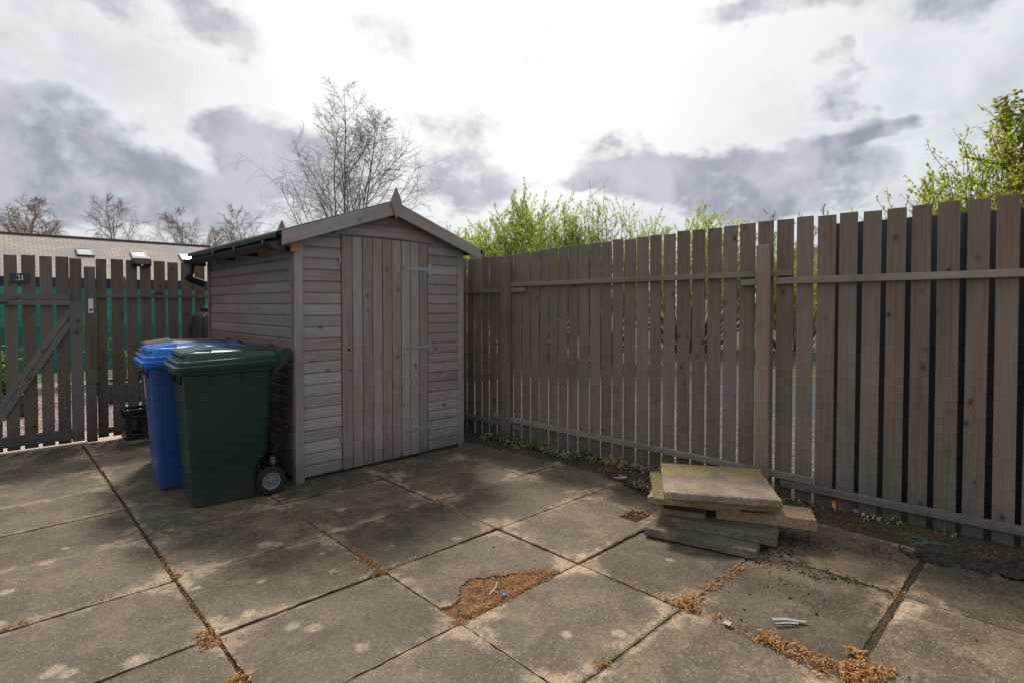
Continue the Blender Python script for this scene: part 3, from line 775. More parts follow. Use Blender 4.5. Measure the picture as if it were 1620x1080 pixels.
# dark metal sheeting just beyond the right half of the fence
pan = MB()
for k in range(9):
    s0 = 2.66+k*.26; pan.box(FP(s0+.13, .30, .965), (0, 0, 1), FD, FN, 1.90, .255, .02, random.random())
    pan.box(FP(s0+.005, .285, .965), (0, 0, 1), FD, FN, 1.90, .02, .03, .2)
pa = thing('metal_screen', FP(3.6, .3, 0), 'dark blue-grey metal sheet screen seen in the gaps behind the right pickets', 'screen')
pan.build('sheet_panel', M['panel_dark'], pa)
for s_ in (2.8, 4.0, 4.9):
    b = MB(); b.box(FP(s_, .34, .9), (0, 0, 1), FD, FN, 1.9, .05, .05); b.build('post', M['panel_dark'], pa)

# ================================================================== LEFT FENCE + GATE
FY = 6.80
gate = thing('timber_gate', (.2, FY, 0), 'dark stained picket gate with diagonal brace, left end of the yard', 'gate')
b = MB(); gr = random.Random(5)
xs = [(-.71, -.62), (-.59, -.50), (-.47, -.38), (-.35, -.26), (-.23, -.14), (-.10, -.01), (.02-.0, .095), (.122, .213), (.243, .341), (.37, .462), (.487, .585)]
for x0, x1 in xs:
    t_ = 1.806+gr.uniform(-.006, .006); b.box(((x0+x1)/2, FY+.02, (t_+.008)/2), (0, 0, 1), (1, 0, 0), (0, 1, 0), t_-.008, x1-x0, .018)
b.box((.637, FY+.02, .915), (0, 0, 1), (1, 0, 0), (0, 1, 0), 1.77, .092, .018, .35)
b.build('picket_panel', M['gate'], gate, bevel=.0015)
b = MB(); b.box((.637, FY-.002, .70), (0, 0, 1), (1, 0, 0), (0, 1, 0), 1.365, .095, .02, .7); b.build('stile', M['gate_frame'], gate, bevel=.002)
b = MB(); b.bx(-.72, .588, FY-.012, FY+.010, 1.395, 1.455, 'x', .5); b.bx(-.72, .588, FY-.030, FY-.013, 1.345, 1.390, 'x', .6); b.build('rail', M['gate_frame'], gate, bevel=.002)
b = MB(); b.bx(-.72, .588, FY-.012, FY+.010, .045, .145, 'x', .3); b.build('rail', M['gate_frame'], gate, bevel=.002)
for z_ in (0, -.118):
    b = MB(); p_ = Vector((-.085, FY-.003, .133+z_)); q_ = Vector((.583, FY-.003, 1.287+z_))
    if z_: p_ = Vector((-.022, FY-.003, .143))
    b.box((p_+q_)/2, q_-p_, Vector((-(q_-p_).z, 0, (q_-p_).x)), (0, 1, 0), (q_-p_).length, .0505, .018)
    b.build('brace', M['gate_frame'], gate, bevel=.002)
b = MB(); b.bx(-.45, .145, FY-.034, FY-.031, 1.355, 1.378); b.lathe([(.006, 0), (.006, .004)], (.13, FY-.034, 1.366), (0, -1, 0), 8); b.build('hinge', M['black'], gate)
b = MB(); b.tube([(.645+.018*math.cos(R(a)), FY-.018, 1.115+.022*math.sin(R(a))) for a in range(0, 361, 24)], .006, 6); b.lathe([(.014, 0), (.014, .004)], (.645, FY-.0125, 1.135), (0, -1, 0), 10); b.build('latch_ring', M['brass'], gate)
sf = thing('picket_fence', (2.2, FY, 0), 'lower dark picket fence behind the bins, from gate post to shed', 'fence')
b = MB()
xs = [(.795, .882), (.918, 1.022), (1.045, 1.14), (1.165, 1.262), (1.288, 1.39), (1.413, 1.512), (1.54, 1.645), (1.672, 1.772)]
x = 1.80
while x < 3.5: xs.append((x, x+.098)); x += .125
for x0, x1 in xs:
    t_ = 1.81+gr.uniform(-.006, .008); b.box(((x0+x1)/2, FY+.02, (t_+.02)/2), (0, 0, 1), (1, 0, 0), (0, 1, 0), t_-.02, x1-x0-.002, .018)
b.build('picket_panel', M['gate'], sf, bevel=.0015)
b = MB(); b.bx(.79, 3.6, FY-.014, FY+.0105, 1.418, 1.458, 'x', .6); b.build('rail', M['gate'], sf, bevel=.002)
b = MB(); b.bx(.79, 3.6, FY-.014, FY+.0105, .06, .115, 'x', .3); b.build('rail', M['gate'], sf, bevel=.002)
b = MB(); b.bx(.702, .783, FY-.045, FY+.03, 0, 1.722, 'z', .3); b.build('post', M['gate'], sf, bevel=.003)
b = MB(); b.bx(-3.4, .70, FY-.05, FY-.03, -.03, .006, 'x'); tag(b.build('threshold_strip', M['white_strip']), 'pale concrete threshold strip on the ground under the gate', 'threshold')
b = MB(); b.bx(1.275, 1.365, FY-.02, FY+.006, 1.4585, 1.470); b.bx(1.33, 1.35, FY-.012, FY+.0, 1.470, 1.482); b.build('bracket', M['black'], sf)
# things fixed to them
b = MB(); b.bx(.165, .295, FY-.006, FY+.0095, 1.553, 1.640)
pl = b.build('house_number_sign', M['slate'], bevel=.002); tag(pl, 'small slate plaque reading 31 screwed to the gate pickets', 'sign')
def digits(parent):
    # serif 3 and 1 as extruded strokes
    def stroke(path, wds, x, z, sc):
        b = MB(); up = []; dn = []
        for k, (px, pz) in enumerate(path):
            a = path[max(0, k-1)]; c = path[min(len(path)-1, k+1)]; tx, tz = c[0]-a[0], c[1]-a[1]; L = math.hypot(tx, tz) or 1
            nx_, nz_ = -tz/L, tx/L; w_ = wds[k]/2
            up.append((px+nx_*w_, pz+nz_*w_)); dn.append((px-nx_*w_, pz-nz_*w_))
        for k in range(len(path)-1):
            b.prism([(x+p_[0]*sc, FY-.0063, z+p_[1]*sc) for p_ in (up[k], up[k+1], dn[k+1], dn[k])], (0, -.0012, 0))
        return b
    parts = MB()
    def addb(bb):
        o = len(parts.v); parts.v += bb.v
        for f, u, t_ in zip(bb.f, bb.uv, bb.ti): parts.face([i+o for i in f], u, t_)
    arc1 = [(.28+.24*math.cos(R(a)), .74+.22*math.sin(R(a))) for a in range(150, -91, -20)]
    arc2 = [(.26+.29*math.cos(R(a)), .26+.26*math.sin(R(a))) for a in range(90, -151, -20)]
    addb(stroke(arc1, [.10]+[.07]*2+[.09, .13, .15, .15, .13, .10]+[.07]*4, .203, 1.574, .048))
    addb(stroke(arc2, [.07]*3+[.1, .15, .17, .17, .14, .1]+[.07]*2+[.1, .13], .203, 1.574, .048))
    addb(stroke([(.25, 0), (.25, 1.0)], [.16, .16], .236, 1.574, .048))
    addb(stroke([(.05, .03), (.45, .03)], [.06, .06], .236, 1.574, .048))
    addb(stroke([(.02, .84), (.22, .96)], [.05, .07], .236, 1.574, .048))
    parts.build('number', M['white'], parent)
digits(pl)
for x in (.175, .285): b = MB(); b.lathe([(.004, 0), (.004, .002)], (x, FY-.006, 1.597), (0, -1, 0), 8); b.build('screw', M['black'], pl)
b = MB(); b.bx(.725, .765, FY-.055, FY-.0455, 1.265, 1.405)
th = b.build('wall_thermometer', M['white'], bevel=.003); tag(th, 'narrow white plastic plate with small dark display on the gate post', 'thermometer')
b = MB(); b.bx(.733, .757, FY-.0575, FY-.0555, 1.288, 1.308); b.build('display', M['slate'], th)
lt = thing('solar_light', (1.18, FY-.03, 1.74), 'black solar security light with sloping panel on a fence picket', 'light')
b = MB(); b.prism([(1.085, FY-.004, 1.855), (1.085, FY-.085, 1.822), (1.085, FY-.10, 1.765), (1.085, FY-.06, 1.742), (1.085, FY-.004, 1.742)], (.165, 0, 0)); b.build('housing', M['black'], lt, bevel=.006, seg=2)
b = MB(); b.prism([(1.10, FY-.0865, 1.826), (1.10, FY-.102, 1.770), (1.10, FY-.100, 1.769), (1.10, FY-.0845, 1.826)], (.135, 0, 0)); b.build('solar_panel', M['solar'], lt)
b = MB(); b.lathe([(.010, 0), (.011, .004), (.006, .010)], (1.167, FY-.090, 1.757), (0, -1, -.5), 12); b.build('motion_sensor', M['white'], lt, smooth=True)

# ================================================================== BINS
def rrect(x0, x1, hw, r, z, n=5, dip=0.0):
    pts = []
    for cxs, cys, a0 in ((x1-r, hw-r, 0), (x0+r, hw-r, 90), (x0+r, -hw+r, 180), (x1-r, -hw+r, 270)):
        for k in range(n+1):
            a = R(a0+90*k/n); pts.append((cxs+r*math.cos(a), cys+r*math.sin(a), z))
    return pts
def wheelie_bin(loc, rz, mbody, mlid, label, open_a=0.0, sticker=False):
    t = thing('wheelie_bin', loc, label, 'bin', 'wheeled rubbish bins beside the shed', rz)
    b = MB()
    R_ = [rrect(.004, .40, .215, .045, .004), rrect(0, .405, .22, .045, .03), rrect(-.012, .415, .223, .045, .22), rrect(-.018, .475, .225, .045, .30),
          rrect(-.036, .492, .232, .045, .60), rrect(-.052, .508, .238, .045, .86), rrect(-.054, .510, .240, .05, .885), rrect(-.07, .526, .256, .05, .892), rrect(-.072, .53, .258, .05, .925)]
    b.loft(R_)
    for x in (.10, .30):      # fins on both long sides
        for sg in (-1, 1): b.prism([(x, sg*.232, .80), (x, sg*.256, .90), (x+.006, sg*.256, .90), (x+.006, sg*.232, .80)][:3]+[(x, sg*.236, .90)], (.007, 0, 0)) if False else b.prism([(x, sg*.235, .785), (x, sg*.252, .89), (x, sg*.235, .89)], (.008, 0, 0))
    for y in (-.17, -.09, .06, .15):      # gussets under the front rim
        b.prism([(-.043, y-.03, .893), (-.066, y-.03, .893), (-.066, y+.03, .893), (-.043, y+.03, .893)][:4], (0, 0, .0005)) if False else b.prism([(-.046, y-.035, .890), (-.046, y+.035, .890), (-.044, y, .825)], (-.02, 0, 0))
    b.build('body', mbody, t, smooth=True, local=True)
    # lid
    b = MB()
    def lr(x0, x1, hw, r, z, zb=0.0):   # zb tilts the ring: front a little lower
        return [(p_[0], p_[1], p_[2]+zb*(p_[0]+.1)) for p_ in rrect(x0, x1, hw, r, z, 6)]
    b.loft([lr(-.102, .555, .270, .055, .905, .03), lr(-.106, .557, .274, .057, .910, .03), lr(-.108, .558, .276, .058, .942, .03), lr(-.100, .555, .270, .056, .948, .03),
            lr(-.086, .55, .260, .055, .952, .03), lr(-.086, .55, .260, .055, .972, .03), lr(-.080, .548, .255, .055, .977, .03), lr(-.062, .545, .242, .05, .980, .03),
            lr(-.035, .535, .226, .045, 1.026, .0), lr(-.02, .52, .215, .04, 1.036, .0), lr(.04, .47, .165, .04, 1.047, .0)])
    # raised grip hood at the front of the lid
    b.loft([[(-.050, -.20, .982), (.16, -.235, .992), (.16, .235, .992), (-.050, .20, .982)],
            [(-.062, -.21, 1.022), (.12, -.212, 1.040), (.12, .212, 1.040), (-.062, .21, 1.022)],
            [(-.052, -.20, 1.034), (.13, -.19, 1.062), (.13, .19, 1.062), (-.052, .20, 1.034)]])
    lid_mb = b; b = MB()
    b.tube([(.618, -.225, 1.005), (.618, .225, 1.005)], .016, 12)
    for y in (-.225, -.08, .08, .225):
        b.prism([(.50, y-.012, .885), (.535, y-.012, .955), (.60, y-.012, 1.025), (.635, y-.012, 1.022), (.64, y-.012, .99), (.60, y-.012, .93), (.52, y-.012, .86)], (0, .024, 0))
    b.build('handle', mbody, t, bevel=.003, local=True)
    b = lid_mb
    for y in (-.2, .2): b.prism([(.535, y-.018, .965), (.53, y-.018, 1.01), (.62, y-.018, 1.045), (.645, y-.018, 1.02), (.60, y-.018, .99)], (0, .036, 0))
    b.prism([(.52, -.19, .97), (.52, -.19, 1.012), (.60, -.19, 1.032), (.60, -.19, 1.02)], (0, .38, 0))
    b.build('lid', mlid, t, smooth=True, local=True)
    b = MB(); b.tube([(.485, -.19, .10), (.485, .19, .10)], .010, 8); b.build('axle', M['galv'], t, local=True)
    for sg in (-1, 1):
        b = MB(); y = sg*.228
        b.lathe([(.060, -.018), (.064, -.022), (.092, -.022), (.099, -.014), (.100, 0), (.099, .014), (.092, .022), (.064, .022), (.060, .018), (.060, -.018)], (.485, y, .100), (0, 1, 0), 36, caps=False)
        wh = b.build('wheel', M['rubber'], t, smooth=True, local=True)
        b = MB()
        b.lathe([(.0, .020), (.012, .020), (.016, .016), (.017, .008), (.046, .006), (.050, .018), (.0615, .020), (.0625, .012)], (.485, y, .100), (0, sg, 0), 36, caps=False)
        for k in range(6):
            a = R(60*k); d = Vector((math.cos(a), 0, math.sin(a)))
            b.box(Vector((.485, y+sg*.009, .100))+d*.031, d, Vector((-d.z, 0, d.x)), (0, 1, 0), .03, .004, .010)
        b.build('rim', M['rim'], wh, smooth=True, local=True)
    if sticker:
        b = MB(); b.prism([(-.040, .10, .64), (-.040, .155, .64), (-.0505, .155, .83), (-.0505, .10, .83)], (-.0015, 0, 0)); b.build('sticker', M['sticker'], t, local=True)
        b = MB()
        for r_, (z, y0, y1) in enumerate([(.615, .02, .15), (.597, .02, .13), (.579, .05, .14)]):
            y = y0
            while y < y1: b.prism([(-.0385, y, z), (-.0385, y+.012, z), (-.0390, y+.012, z+.012), (-.0390, y, z+.012)], (-.0015, 0, 0)); y += .017
        b.build('print', M['sticker_grey'], t, local=True)
    return t
BR = R(-4.5)
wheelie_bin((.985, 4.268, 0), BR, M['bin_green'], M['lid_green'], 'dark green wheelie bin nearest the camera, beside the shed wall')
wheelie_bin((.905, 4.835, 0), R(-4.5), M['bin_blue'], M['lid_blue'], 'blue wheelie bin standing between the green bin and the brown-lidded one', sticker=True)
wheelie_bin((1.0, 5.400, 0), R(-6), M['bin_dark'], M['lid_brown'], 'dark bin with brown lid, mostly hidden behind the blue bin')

cd = thing('cord', (1.6, 4.25, 0), 'black cord with a pale plug hanging between green bin and shed wall', 'cord')
b = MB(); b.tube([(1.668, 4.22, .40), (1.64, 4.23, .345), (1.60, 4.235, .29), (1.56, 4.24, .25), (1.55, 4.24, .20)], .005, 6); b.build('lead', M['black'], cd, smooth=True)
b = MB(); b.lathe([(.008, 0), (.022, .006), (.026, .03), (.020, .055), (.008, .062)], (1.55, 4.24, .145), n=12); b.build('plug', M['rim'], cd, smooth=True)
# crate and the board under it, water butt
b = MB(); b.box((1.13, 6.42, .020), Vector((1, .05, 0)), (-.05, 1, 0), (0, 0, 1), .40, .30, .040, .5)
tag(b.build('wooden_board', M['old_board'], bevel=.003), 'weathered board lying on the paving under the black crate', 'board')
cr = thing('plastic_crate', (1.10, 6.50, .0402), 'black plastic crate with open handle slots, on a board behind the bins', 'crate')
b = MB()
x0, x1, y0, y1 = .955, 1.315, 6.36, 6.62; z0, z1 = .0402, .335
b.bx(x0, x1, y0, y1, z0, z0+.012)
for (xa, xb, ya, yb) in ((x0, x1, y0, y0+.010), (x0, x1, y1-.010, y1)):
    b.bx(xa, xb, ya, yb, z0+.012, z0+.055); b.bx(xa+.13, xb-.02, ya, yb, z0+.055, z0+.195); b.bx(xa, xa+.05, ya, yb, z0+.055, z1-.03); b.bx(xb-.05, xb, ya, yb, z0+.195, z1-.03)
    b.bx(xa+.05, xb-.05, ya, yb, z0+.195, z0+.23); b.bx(xa+.17, xa+.20, ya, yb, z0+.23, z1-.03); b.bx(xa-.005, xb+.005, ya-.004, yb+.004, z1-.03, z1)
for xa in (x0, x1-.010): b.bx(xa, xa+.010, y0+.010, y1-.010, z0+.012, z0+.20); b.bx(xa, xa+.01, y0+.01, y1-.01, z1-.03, z1-.001)
b.build('crate_body', M['black'], cr, bevel=.002)
wb = thing('water_butt', (1.80, 6.52, 0), 'black water butt with ribbed shoulder, behind the shed corner', 'water butt')
b = MB(); b.lathe([(.24, .28), (.255, .30), (.265, .7), (.262, 1.10), (.255, 1.16), (.235, 1.215), (.19, 1.26), (.135, 1.285), (.125, 1.29)], (1.80, 6.52, 0), n=40); b.build('barrel', M['black'], wb, smooth=True)
b = MB(); b.lathe([(.135, 1.287), (.145, 1.290), (.145, 1.315), (.13, 1.322), (.02, 1.326)], (1.80, 6.52, 0), n=32); b.build('screw_lid', M['black'], wb, smooth=True)
b = MB()
for k in range(10):
    a = R(36*k+10); d = Vector((math.cos(a), math.sin(a), 0)); c_ = Vector((1.80, 6.52, 0))
    b.tube([c_+d*.268+Vector((0, 0, .9)), c_+d*.266+Vector((0, 0, 1.10)), c_+d*.240+Vector((0, 0, 1.215)), c_+d*.14+Vector((0, 0, 1.285))], .009, 6)
b.build('rib', M['black'], wb, smooth=True)
b = MB(); b.lathe([(.22, 0), (.25, .0), (.24, .28), (.20, .28)], (1.80, 6.52, 0), n=32); b.build('stand', M['black'], wb, smooth=True)

# ================================================================== STACK OF SLABS
def stack_slab(a, b_, depth, z0, th, mat, label, chip=0.01, cutc=None, tilt=0.0, seed=1, top2=None):
    """near edge from a to b (2D), body extends depth to the left-hand (away) side"""
    a = Vector((a[0], a[1], 0)); c = Vector((b_[0], b_[1], 0)); ex = (c-a).normalized(); L = (c-a).length; ey = Vector((-ex.y, ex.x, 0))
    if ey.x < 0: ey = -ey
    nx = max(3, int(L/.03)); ny = max(3, int(depth/.03)); m = MB(); rr = random.Random(seed)
    loop = [(i/nx, 0) for i in range(nx)]+[(1, j/ny) for j in range(ny)]+[(1-i/nx, 1) for i in range(nx)]+[(0, 1-j/ny) for j in range(ny)]
    if cutc: loop = cutc
    def rag(u, v, k):
        q = a+ex*(u*L)+ey*(v*depth); n_ = noise.noise(Vector((q.x*22, q.y*22, seed+k)))*chip*.7+noise.noise(Vector((q.x*70, q.y*70, seed+k)))*chip*.35
        du = (-1 if u < .001 else 1 if u > .999 else 0); dv = (-1 if v < .001 else 1 if v > .999 else 0)
        return q+ex*du*n_+ey*dv*n_
    def insetp(q, k): c0 = a+ex*L/2+ey*depth/2; return q+(c0-q).normalized()*k
    rings = []
    for z, ins, k in ((0, .004, 0), (.004, 0, .3), (th*.5, rr.uniform(-.002, .002), .6), (th-.005, 0, 1), (th, .005, 1.4)):
        rings.append([insetp(rag(u, v, k), ins)+Vector((0, 0, z0+z+tilt*v*depth)) for u, v in loop])
    m.loft(rings)
    ob = m.build('stone_slab', mat)
    return tag(ob, label, 'paving slab', 'paving slabs stacked by the fence')
stack_slab((2.755, 1.755), (2.905, 1.175), .60, .007, .046, M['stone_grey'], 'grey mossy slab at the very bottom of the stack, its pale corner showing', seed=1)
stack_slab((2.87, 1.72), (3.035, 1.125), .42, .0535, .050, M['stone_grey'], 'dark mossy slab second from the bottom of the stack', seed=2)
stack_slab((2.885, 1.715), (2.985, 1.50), .30, .104, .036, M['stone_mid'], 'short broken slab piece wedged on the left, low in the stack', seed=3, chip=.016)
stack_slab((3.06, 1.47), (3.285, 1.00), .20, .104, .060, M['stone_tan'], 'smooth tan kerb-like slab jutting out to the right of the stack', seed=4, chip=.006)
stack_slab((2.860, 1.80), (3.07, 1.33), .32, .1645, .034, M['stone_tan'], 'thin tan slab projecting left under the two top slabs', seed=5, chip=.012)
stack_slab((2.772, 1.700), (3.160, 1.150), .52, .1990, .034, M['stone_mid'], 'yellow-green lichened slab directly beneath the topmost slab', seed=6, chip=.012)
stack_slab((2.800, 1.655), (3.140, 1.130), .60, .2350, .042, M['stone_top'], 'topmost slab of the stack, its top patched with orange lichen', seed=7, tilt=0.0)

# ================================================================== LITTER AND PLANTS ON THE PATIO
def mat_leafy(name, cols, trans=.0, rough=.8):
    m, t, p, out = new_mat(name)
    tint = attr(t, 'tint').outputs['Fac']
    cr_ = t.add('ShaderNodeValToRGB'); t.put(cr_.inputs[0], tint)
    el = cr_.color_ramp.elements
    for i, c in enumerate(cols):
        pos = i/(len(cols)-1)
        if i == 0: el[0].position = 0; el[0].color = (*c, 1)
        elif i == len(cols)-1: el[-1].position = 1; el[-1].color = (*c, 1)
        else: e = el.new(pos); e.color = (*c, 1)
    t.l.new(cr_.outputs[0], p.inputs['Base Color']); p.inputs['Roughness'].default_value = rough
    if trans > 0:
        tr = t.add('ShaderNodeBsdfTranslucent'); t.l.new(cr_.outputs[0], tr.inputs[0])
        mx = t.add('ShaderNodeMixShader'); mx.inputs[0].default_value = trans
        t.l.new(p.outputs[0], mx.inputs[1]); t.l.new(tr.outputs[0], mx.inputs[2]); t.l.new(mx.outputs[0], out.inputs[0])
    return m
M['litter'] = mat_leafy('dry_leaf', [(.07, .03, .012), (.32, .125, .028), (.50, .21, .05), (.58, .38, .17), (.16, .08, .035)], .2)
M['weed'] = mat_leafy('weed_leaf', [(.03, .06, .012), (.08, .15, .025), (.16, .17, .06), (.34, .26, .15), (.46, .37, .24)], .2)
M['dirt'] = mat_leafy('dirt_crumb', [(.010, .008, .006), (.03, .022, .015), (.05, .035, .022)])
lr_ = random.Random(21)
def chip_(b, x, y, z, L, W, curl, tint, up=.4):
    a = lr_.uniform(0, 2*math.pi); pit = lr_.uniform(-up, up); d = Vector((math.cos(a)*math.cos(pit), math.sin(a)*math.cos(pit), math.sin(pit)))
    sd_ = Vector((-math.sin(a), math.cos(a), lr_.uniform(-up, up))).normalized(); n = d.cross(sd_)
    c = Vector((x, y, z)); o = len(b.v); k = 3
    for i in range(k+1):
        f = i/k-.5; wd = W*(1-abs(f)*1.5)*.5; q = c+d*f*L+n*(curl*(1-4*f*f))
        b.v += [q-sd_*wd, q+sd_*wd]
    for i in range(k): b.face([o+2*i, o+2*i+1, o+2*i+3, o+2*i+2], None, tint)
lit = MB()
def strew(x0, y0, x1, y1, spread, n, size=.02, pile=.012, mb=None, tr=(0, 1), up=.5):
    mb = mb or lit
    for _ in range(int(n*2.2)):
        f = lr_.random(); r_ = lr_.gauss(0, spread); a = math.atan2(y1-y0, x1-x0)+math.pi/2 if (x1, y1) != (x0, y0) else lr_.uniform(0, 6.28)
        x = x0+(x1-x0)*f+math.cos(a)*r_+lr_.gauss(0, spread*.3); y = y0+(y1-y0)*f+math.sin(a)*r_+lr_.gauss(0, spread*.3)
        L = size*lr_.uniform(.3, 1.2); zz_ = .003+.55*abs(lr_.gauss(0, pile))*max(0, 1-abs(r_)/(2.2*spread))
        chip_(mb, x, y, zz_, L, L*lr_.uniform(.14, .42), L*lr_.uniform(.0, .35), lr_.uniform(*tr), up)
for a in [(1.42, 2.44, 1.42, 2.44, .028, 150, .018, .010), (1.43, 2.55, 1.445, 3.0, .012, 110, .014), (1.44, 3.1, 1.45, 3.2, .012, 50, .014), (1.45, 2.43, 1.75, 2.44, .012, 90, .013),
          (1.80, 2.43, 2.15, 2.44, .006, 30, .010), (1.48, 1.83, 2.08, 1.83, .016, 520, .016, .008), (1.55, 2.02, 1.80, 2.06, .022, 150, .010, .002), (1.78, 2.04, 2.08, 1.84, .016, 200, .011, .003), (1.45, 1.99, 1.58, 2.0, .02, 80, .010, .002), (1.50, 1.90, 1.72, 1.96, .04, 160, .011, .002), (1.68, 1.94, 2.02, 1.86, .028, 420, .012, .004), (2.20, 1.30, 2.22, 1.75, .008, 40, .012),
          (2.26, 1.22, 2.26, 1.22, .045, 170, .028, .016), (2.25, .90, 2.26, 1.10, .015, 40, .018, .006), (2.25, .62, 2.26, .90, .026, 240, .026, .014), (2.28, .50, 2.33, .58, .05, 240, .028, .016), (2.40, .56, 2.40, .62, .02, 40, .03, .02),
          (2.31, 1.215, 2.78, 1.20, .016, 190, .020, .008), (2.80, 1.22, 3.05, .98, .02, 90, .016, .004), (3.06, .95, 3.06, .62, .008, 80, .012, .003), (2.98, .58, 3.10, .57, .02, 50, .014),
          (.645, 3.11, .68, 3.09, .018, 60, .016, .006), (.63, 2.50, .62, 2.36, .020, 110, .022, .010), (.63, 2.10, .62, 2.06, .02, 70, .024, .012), (.655, 3.2, .66, 3.7, .007, 40, .012, .002), (.0, 3.08, .12, 3.09, .012, 50, .016, .004),
          (-.10, 5.0, .15, 4.93, .02, 30, .014, .002), (.65, 2.65, .64, 3.0, .006, 25, .012, .002), (.95, 3.08, 1.20, 3.07, .008, 30, .012), (2.22, 3.08, 2.24, 3.06, .015, 18, .014), (2.22, 2.44, 2.2, 2.42, .02, 25, .014),
          (2.21, 3.9, 2.23, 3.7, .02, 25, .018, .004), (2.97, 3.5, 3.07, 3.75, .01, 20, .014, .002), (1.44, 1.95, 1.42, 2.3, .006, 30, .010, .002), (1.42, 1.80, 1.44, 1.83, .02, 60, .016, .004), (2.95, 2.02, 3.08, 1.93, .05, 90, .018, .004),
          (3.2, 1.0, 3.6, .70, .12, 70, .014, .001), (1.62, 1.24, 1.68, 1.22, .012, 30, .018, .006), (1.43, 2.5, 1.44, 2.75, .018, 90, .018, .006), (1.8, 2.435, 2.2, 2.44, .006, 70, .012, .002), (.66, 3.1, .66, 3.6, .010, 70, .014, .003), (.66, 2.1, .65, 3.05, .008, 110, .014, .003), (2.22, 1.8, 2.22, 2.3, .010, 60, .012, .002), (2.24, 1.24, 2.22, 1.6, .010, 70, .014, .003), (1.44, 3.3, 1.44, 3.7, .008, 40, .012, .002), (-.1, 3.09, .6, 3.09, .006, 60, .012, .002), (2.9, 1.7, 2.7, 1.6, .03, 25, .012, .001)]:
    strew(*a)
for a in [(3.70, 4.0, 3.68, 2.6, .04, 320, .018, .006), (3.66, 2.6, 3.78, 1.5, .06, 380, .018, .006), (3.78, 1.5, 3.98, .1, .06, 620, .018, .005), (3.45, 2.4, 3.55, 1.8, .06, 160, .016, .004)]:
    strew(*a, tr=(0, .16)); strew(*a[:5], a[5]//3, *a[6:], tr=(.3, 1))
mos = MB()
for a in [(1.46, 1.222, 2.2, 1.215, .006, 520, .009, .004), (.655, 4.5, .655, 3.5, .006, 300, .009, .003), (1.44, 1.83, 1.53, 1.83, .012, 90, .009, .004), (.66, 2.5, .65, 2.9, .006, 120, .008, .003), (1.2, 2.425, 1.42, 2.43, .008, 120, .009, .004),
          (.2, 2.40, .62, 2.42, .006, 110, .008, .002), (3.06, .58, 3.64, .57, .010, 160, .008, .002), (2.46, .57, 3.04, .57, .010, 240, .009, .002), (2.97, 3.07, 3.4, 3.07, .006, 60, .008, .002), (1.44, .6, 1.44, 1.2, .008, 160, .009, .004)]:
    strew(*a, mb=mos, tr=(0, .75), up=1.2)
M['moss'] = mat_leafy('joint_moss', [(.025, .035, .008), (.07, .085, .012), (.15, .15, .02), (.10, .07, .03)])
tag(mos.build('moss', M['moss'], origin=(0, 0, 0)), 'low green moss tufts growing in the joints between the paving slabs', 'moss', kind='stuff')
tag(lit.build('leaf_litter', M['litter'], origin=(0, 0, 0)), 'orange-brown dry leaf and bark fragments strewn along the slab joints', 'leaf litter', kind='stuff')
# soil crumbs
dirt = MB()
def crumb(x, y, r, tint):
    o = len(dirt.v); n = 6
    for ring_, (rr_, h) in enumerate(((1.0, -.001), (.9, .35*r), (.4, .62*r))):
        for k in range(n):
            a = 2*math.pi*k/n+lr_.uniform(-.2, .2); q = r*rr_*lr_.uniform(.75, 1.25); dirt.v.append(Vector((x+math.cos(a)*q, y+math.sin(a)*q, h+.001)))
    for i in range(2):
        for k in range(n): k2 = (k+1) % n; dirt.face([o+i*n+k, o+i*n+k2, o+(i+1)*n+k2, o+(i+1)*n+k], None, tint)
    dirt.face([o+2*n+k for k in range(n)], None, tint)
for (x0, y0, x1, y1, sp_, n, s_) in [(3.25, 1.25, 3.45, 1.0, .07, 130, .008), (3.60, .56, 3.80, .05, .035, 1300, .017), (3.45, .50, 3.7, .2, .05, 120, .006), (3.30, 1.0, 3.62, .68, .08, 60, .006), (3.05, 1.15, 3.2, 1.2, .07, 140, .008), (2.9, 1.15, 3.04, .75, .03, 160, .006), (3.06, .9, 3.06, .6, .015, 90, .006),
                            (2.4, 1.1, 3.0, .7, .15, 40, .006), (1.5, 1.88, 1.8, 1.97, .04, 60, .004), (3.5, 2.4, 3.62, 1.4, .06, 500, .008), (3.66, 3.9, 3.6, 2.5, .03, 300, .007), (3.8, 1.6, 3.98, .1, .05, 700, .009), (2.1, 1.7, 2.7, 1.5, .2, 20, .004), (2.3, .2, 3.2, .3, .2, 25, .006), (1.3, 2.2, 2.1, 2.3, .3, 20, .005), (3.0, 2.05, 3.1, 1.9, .04, 80, .006)]:
    for _ in range(n):
        f = lr_.random(); crumb(x0+(x1-x0)*f+lr_.gauss(0, sp_), y0+(y1-y0)*f+lr_.gauss(0, sp_), s_*.62*(.25+1.9*lr_.random()**3), lr_.random())
tag(dirt.build('soil_crumbs', M['dirt'], origin=(0, 0, 0)), 'dark loose soil and moss crumbs scattered near the right fence', 'soil', kind='stuff')
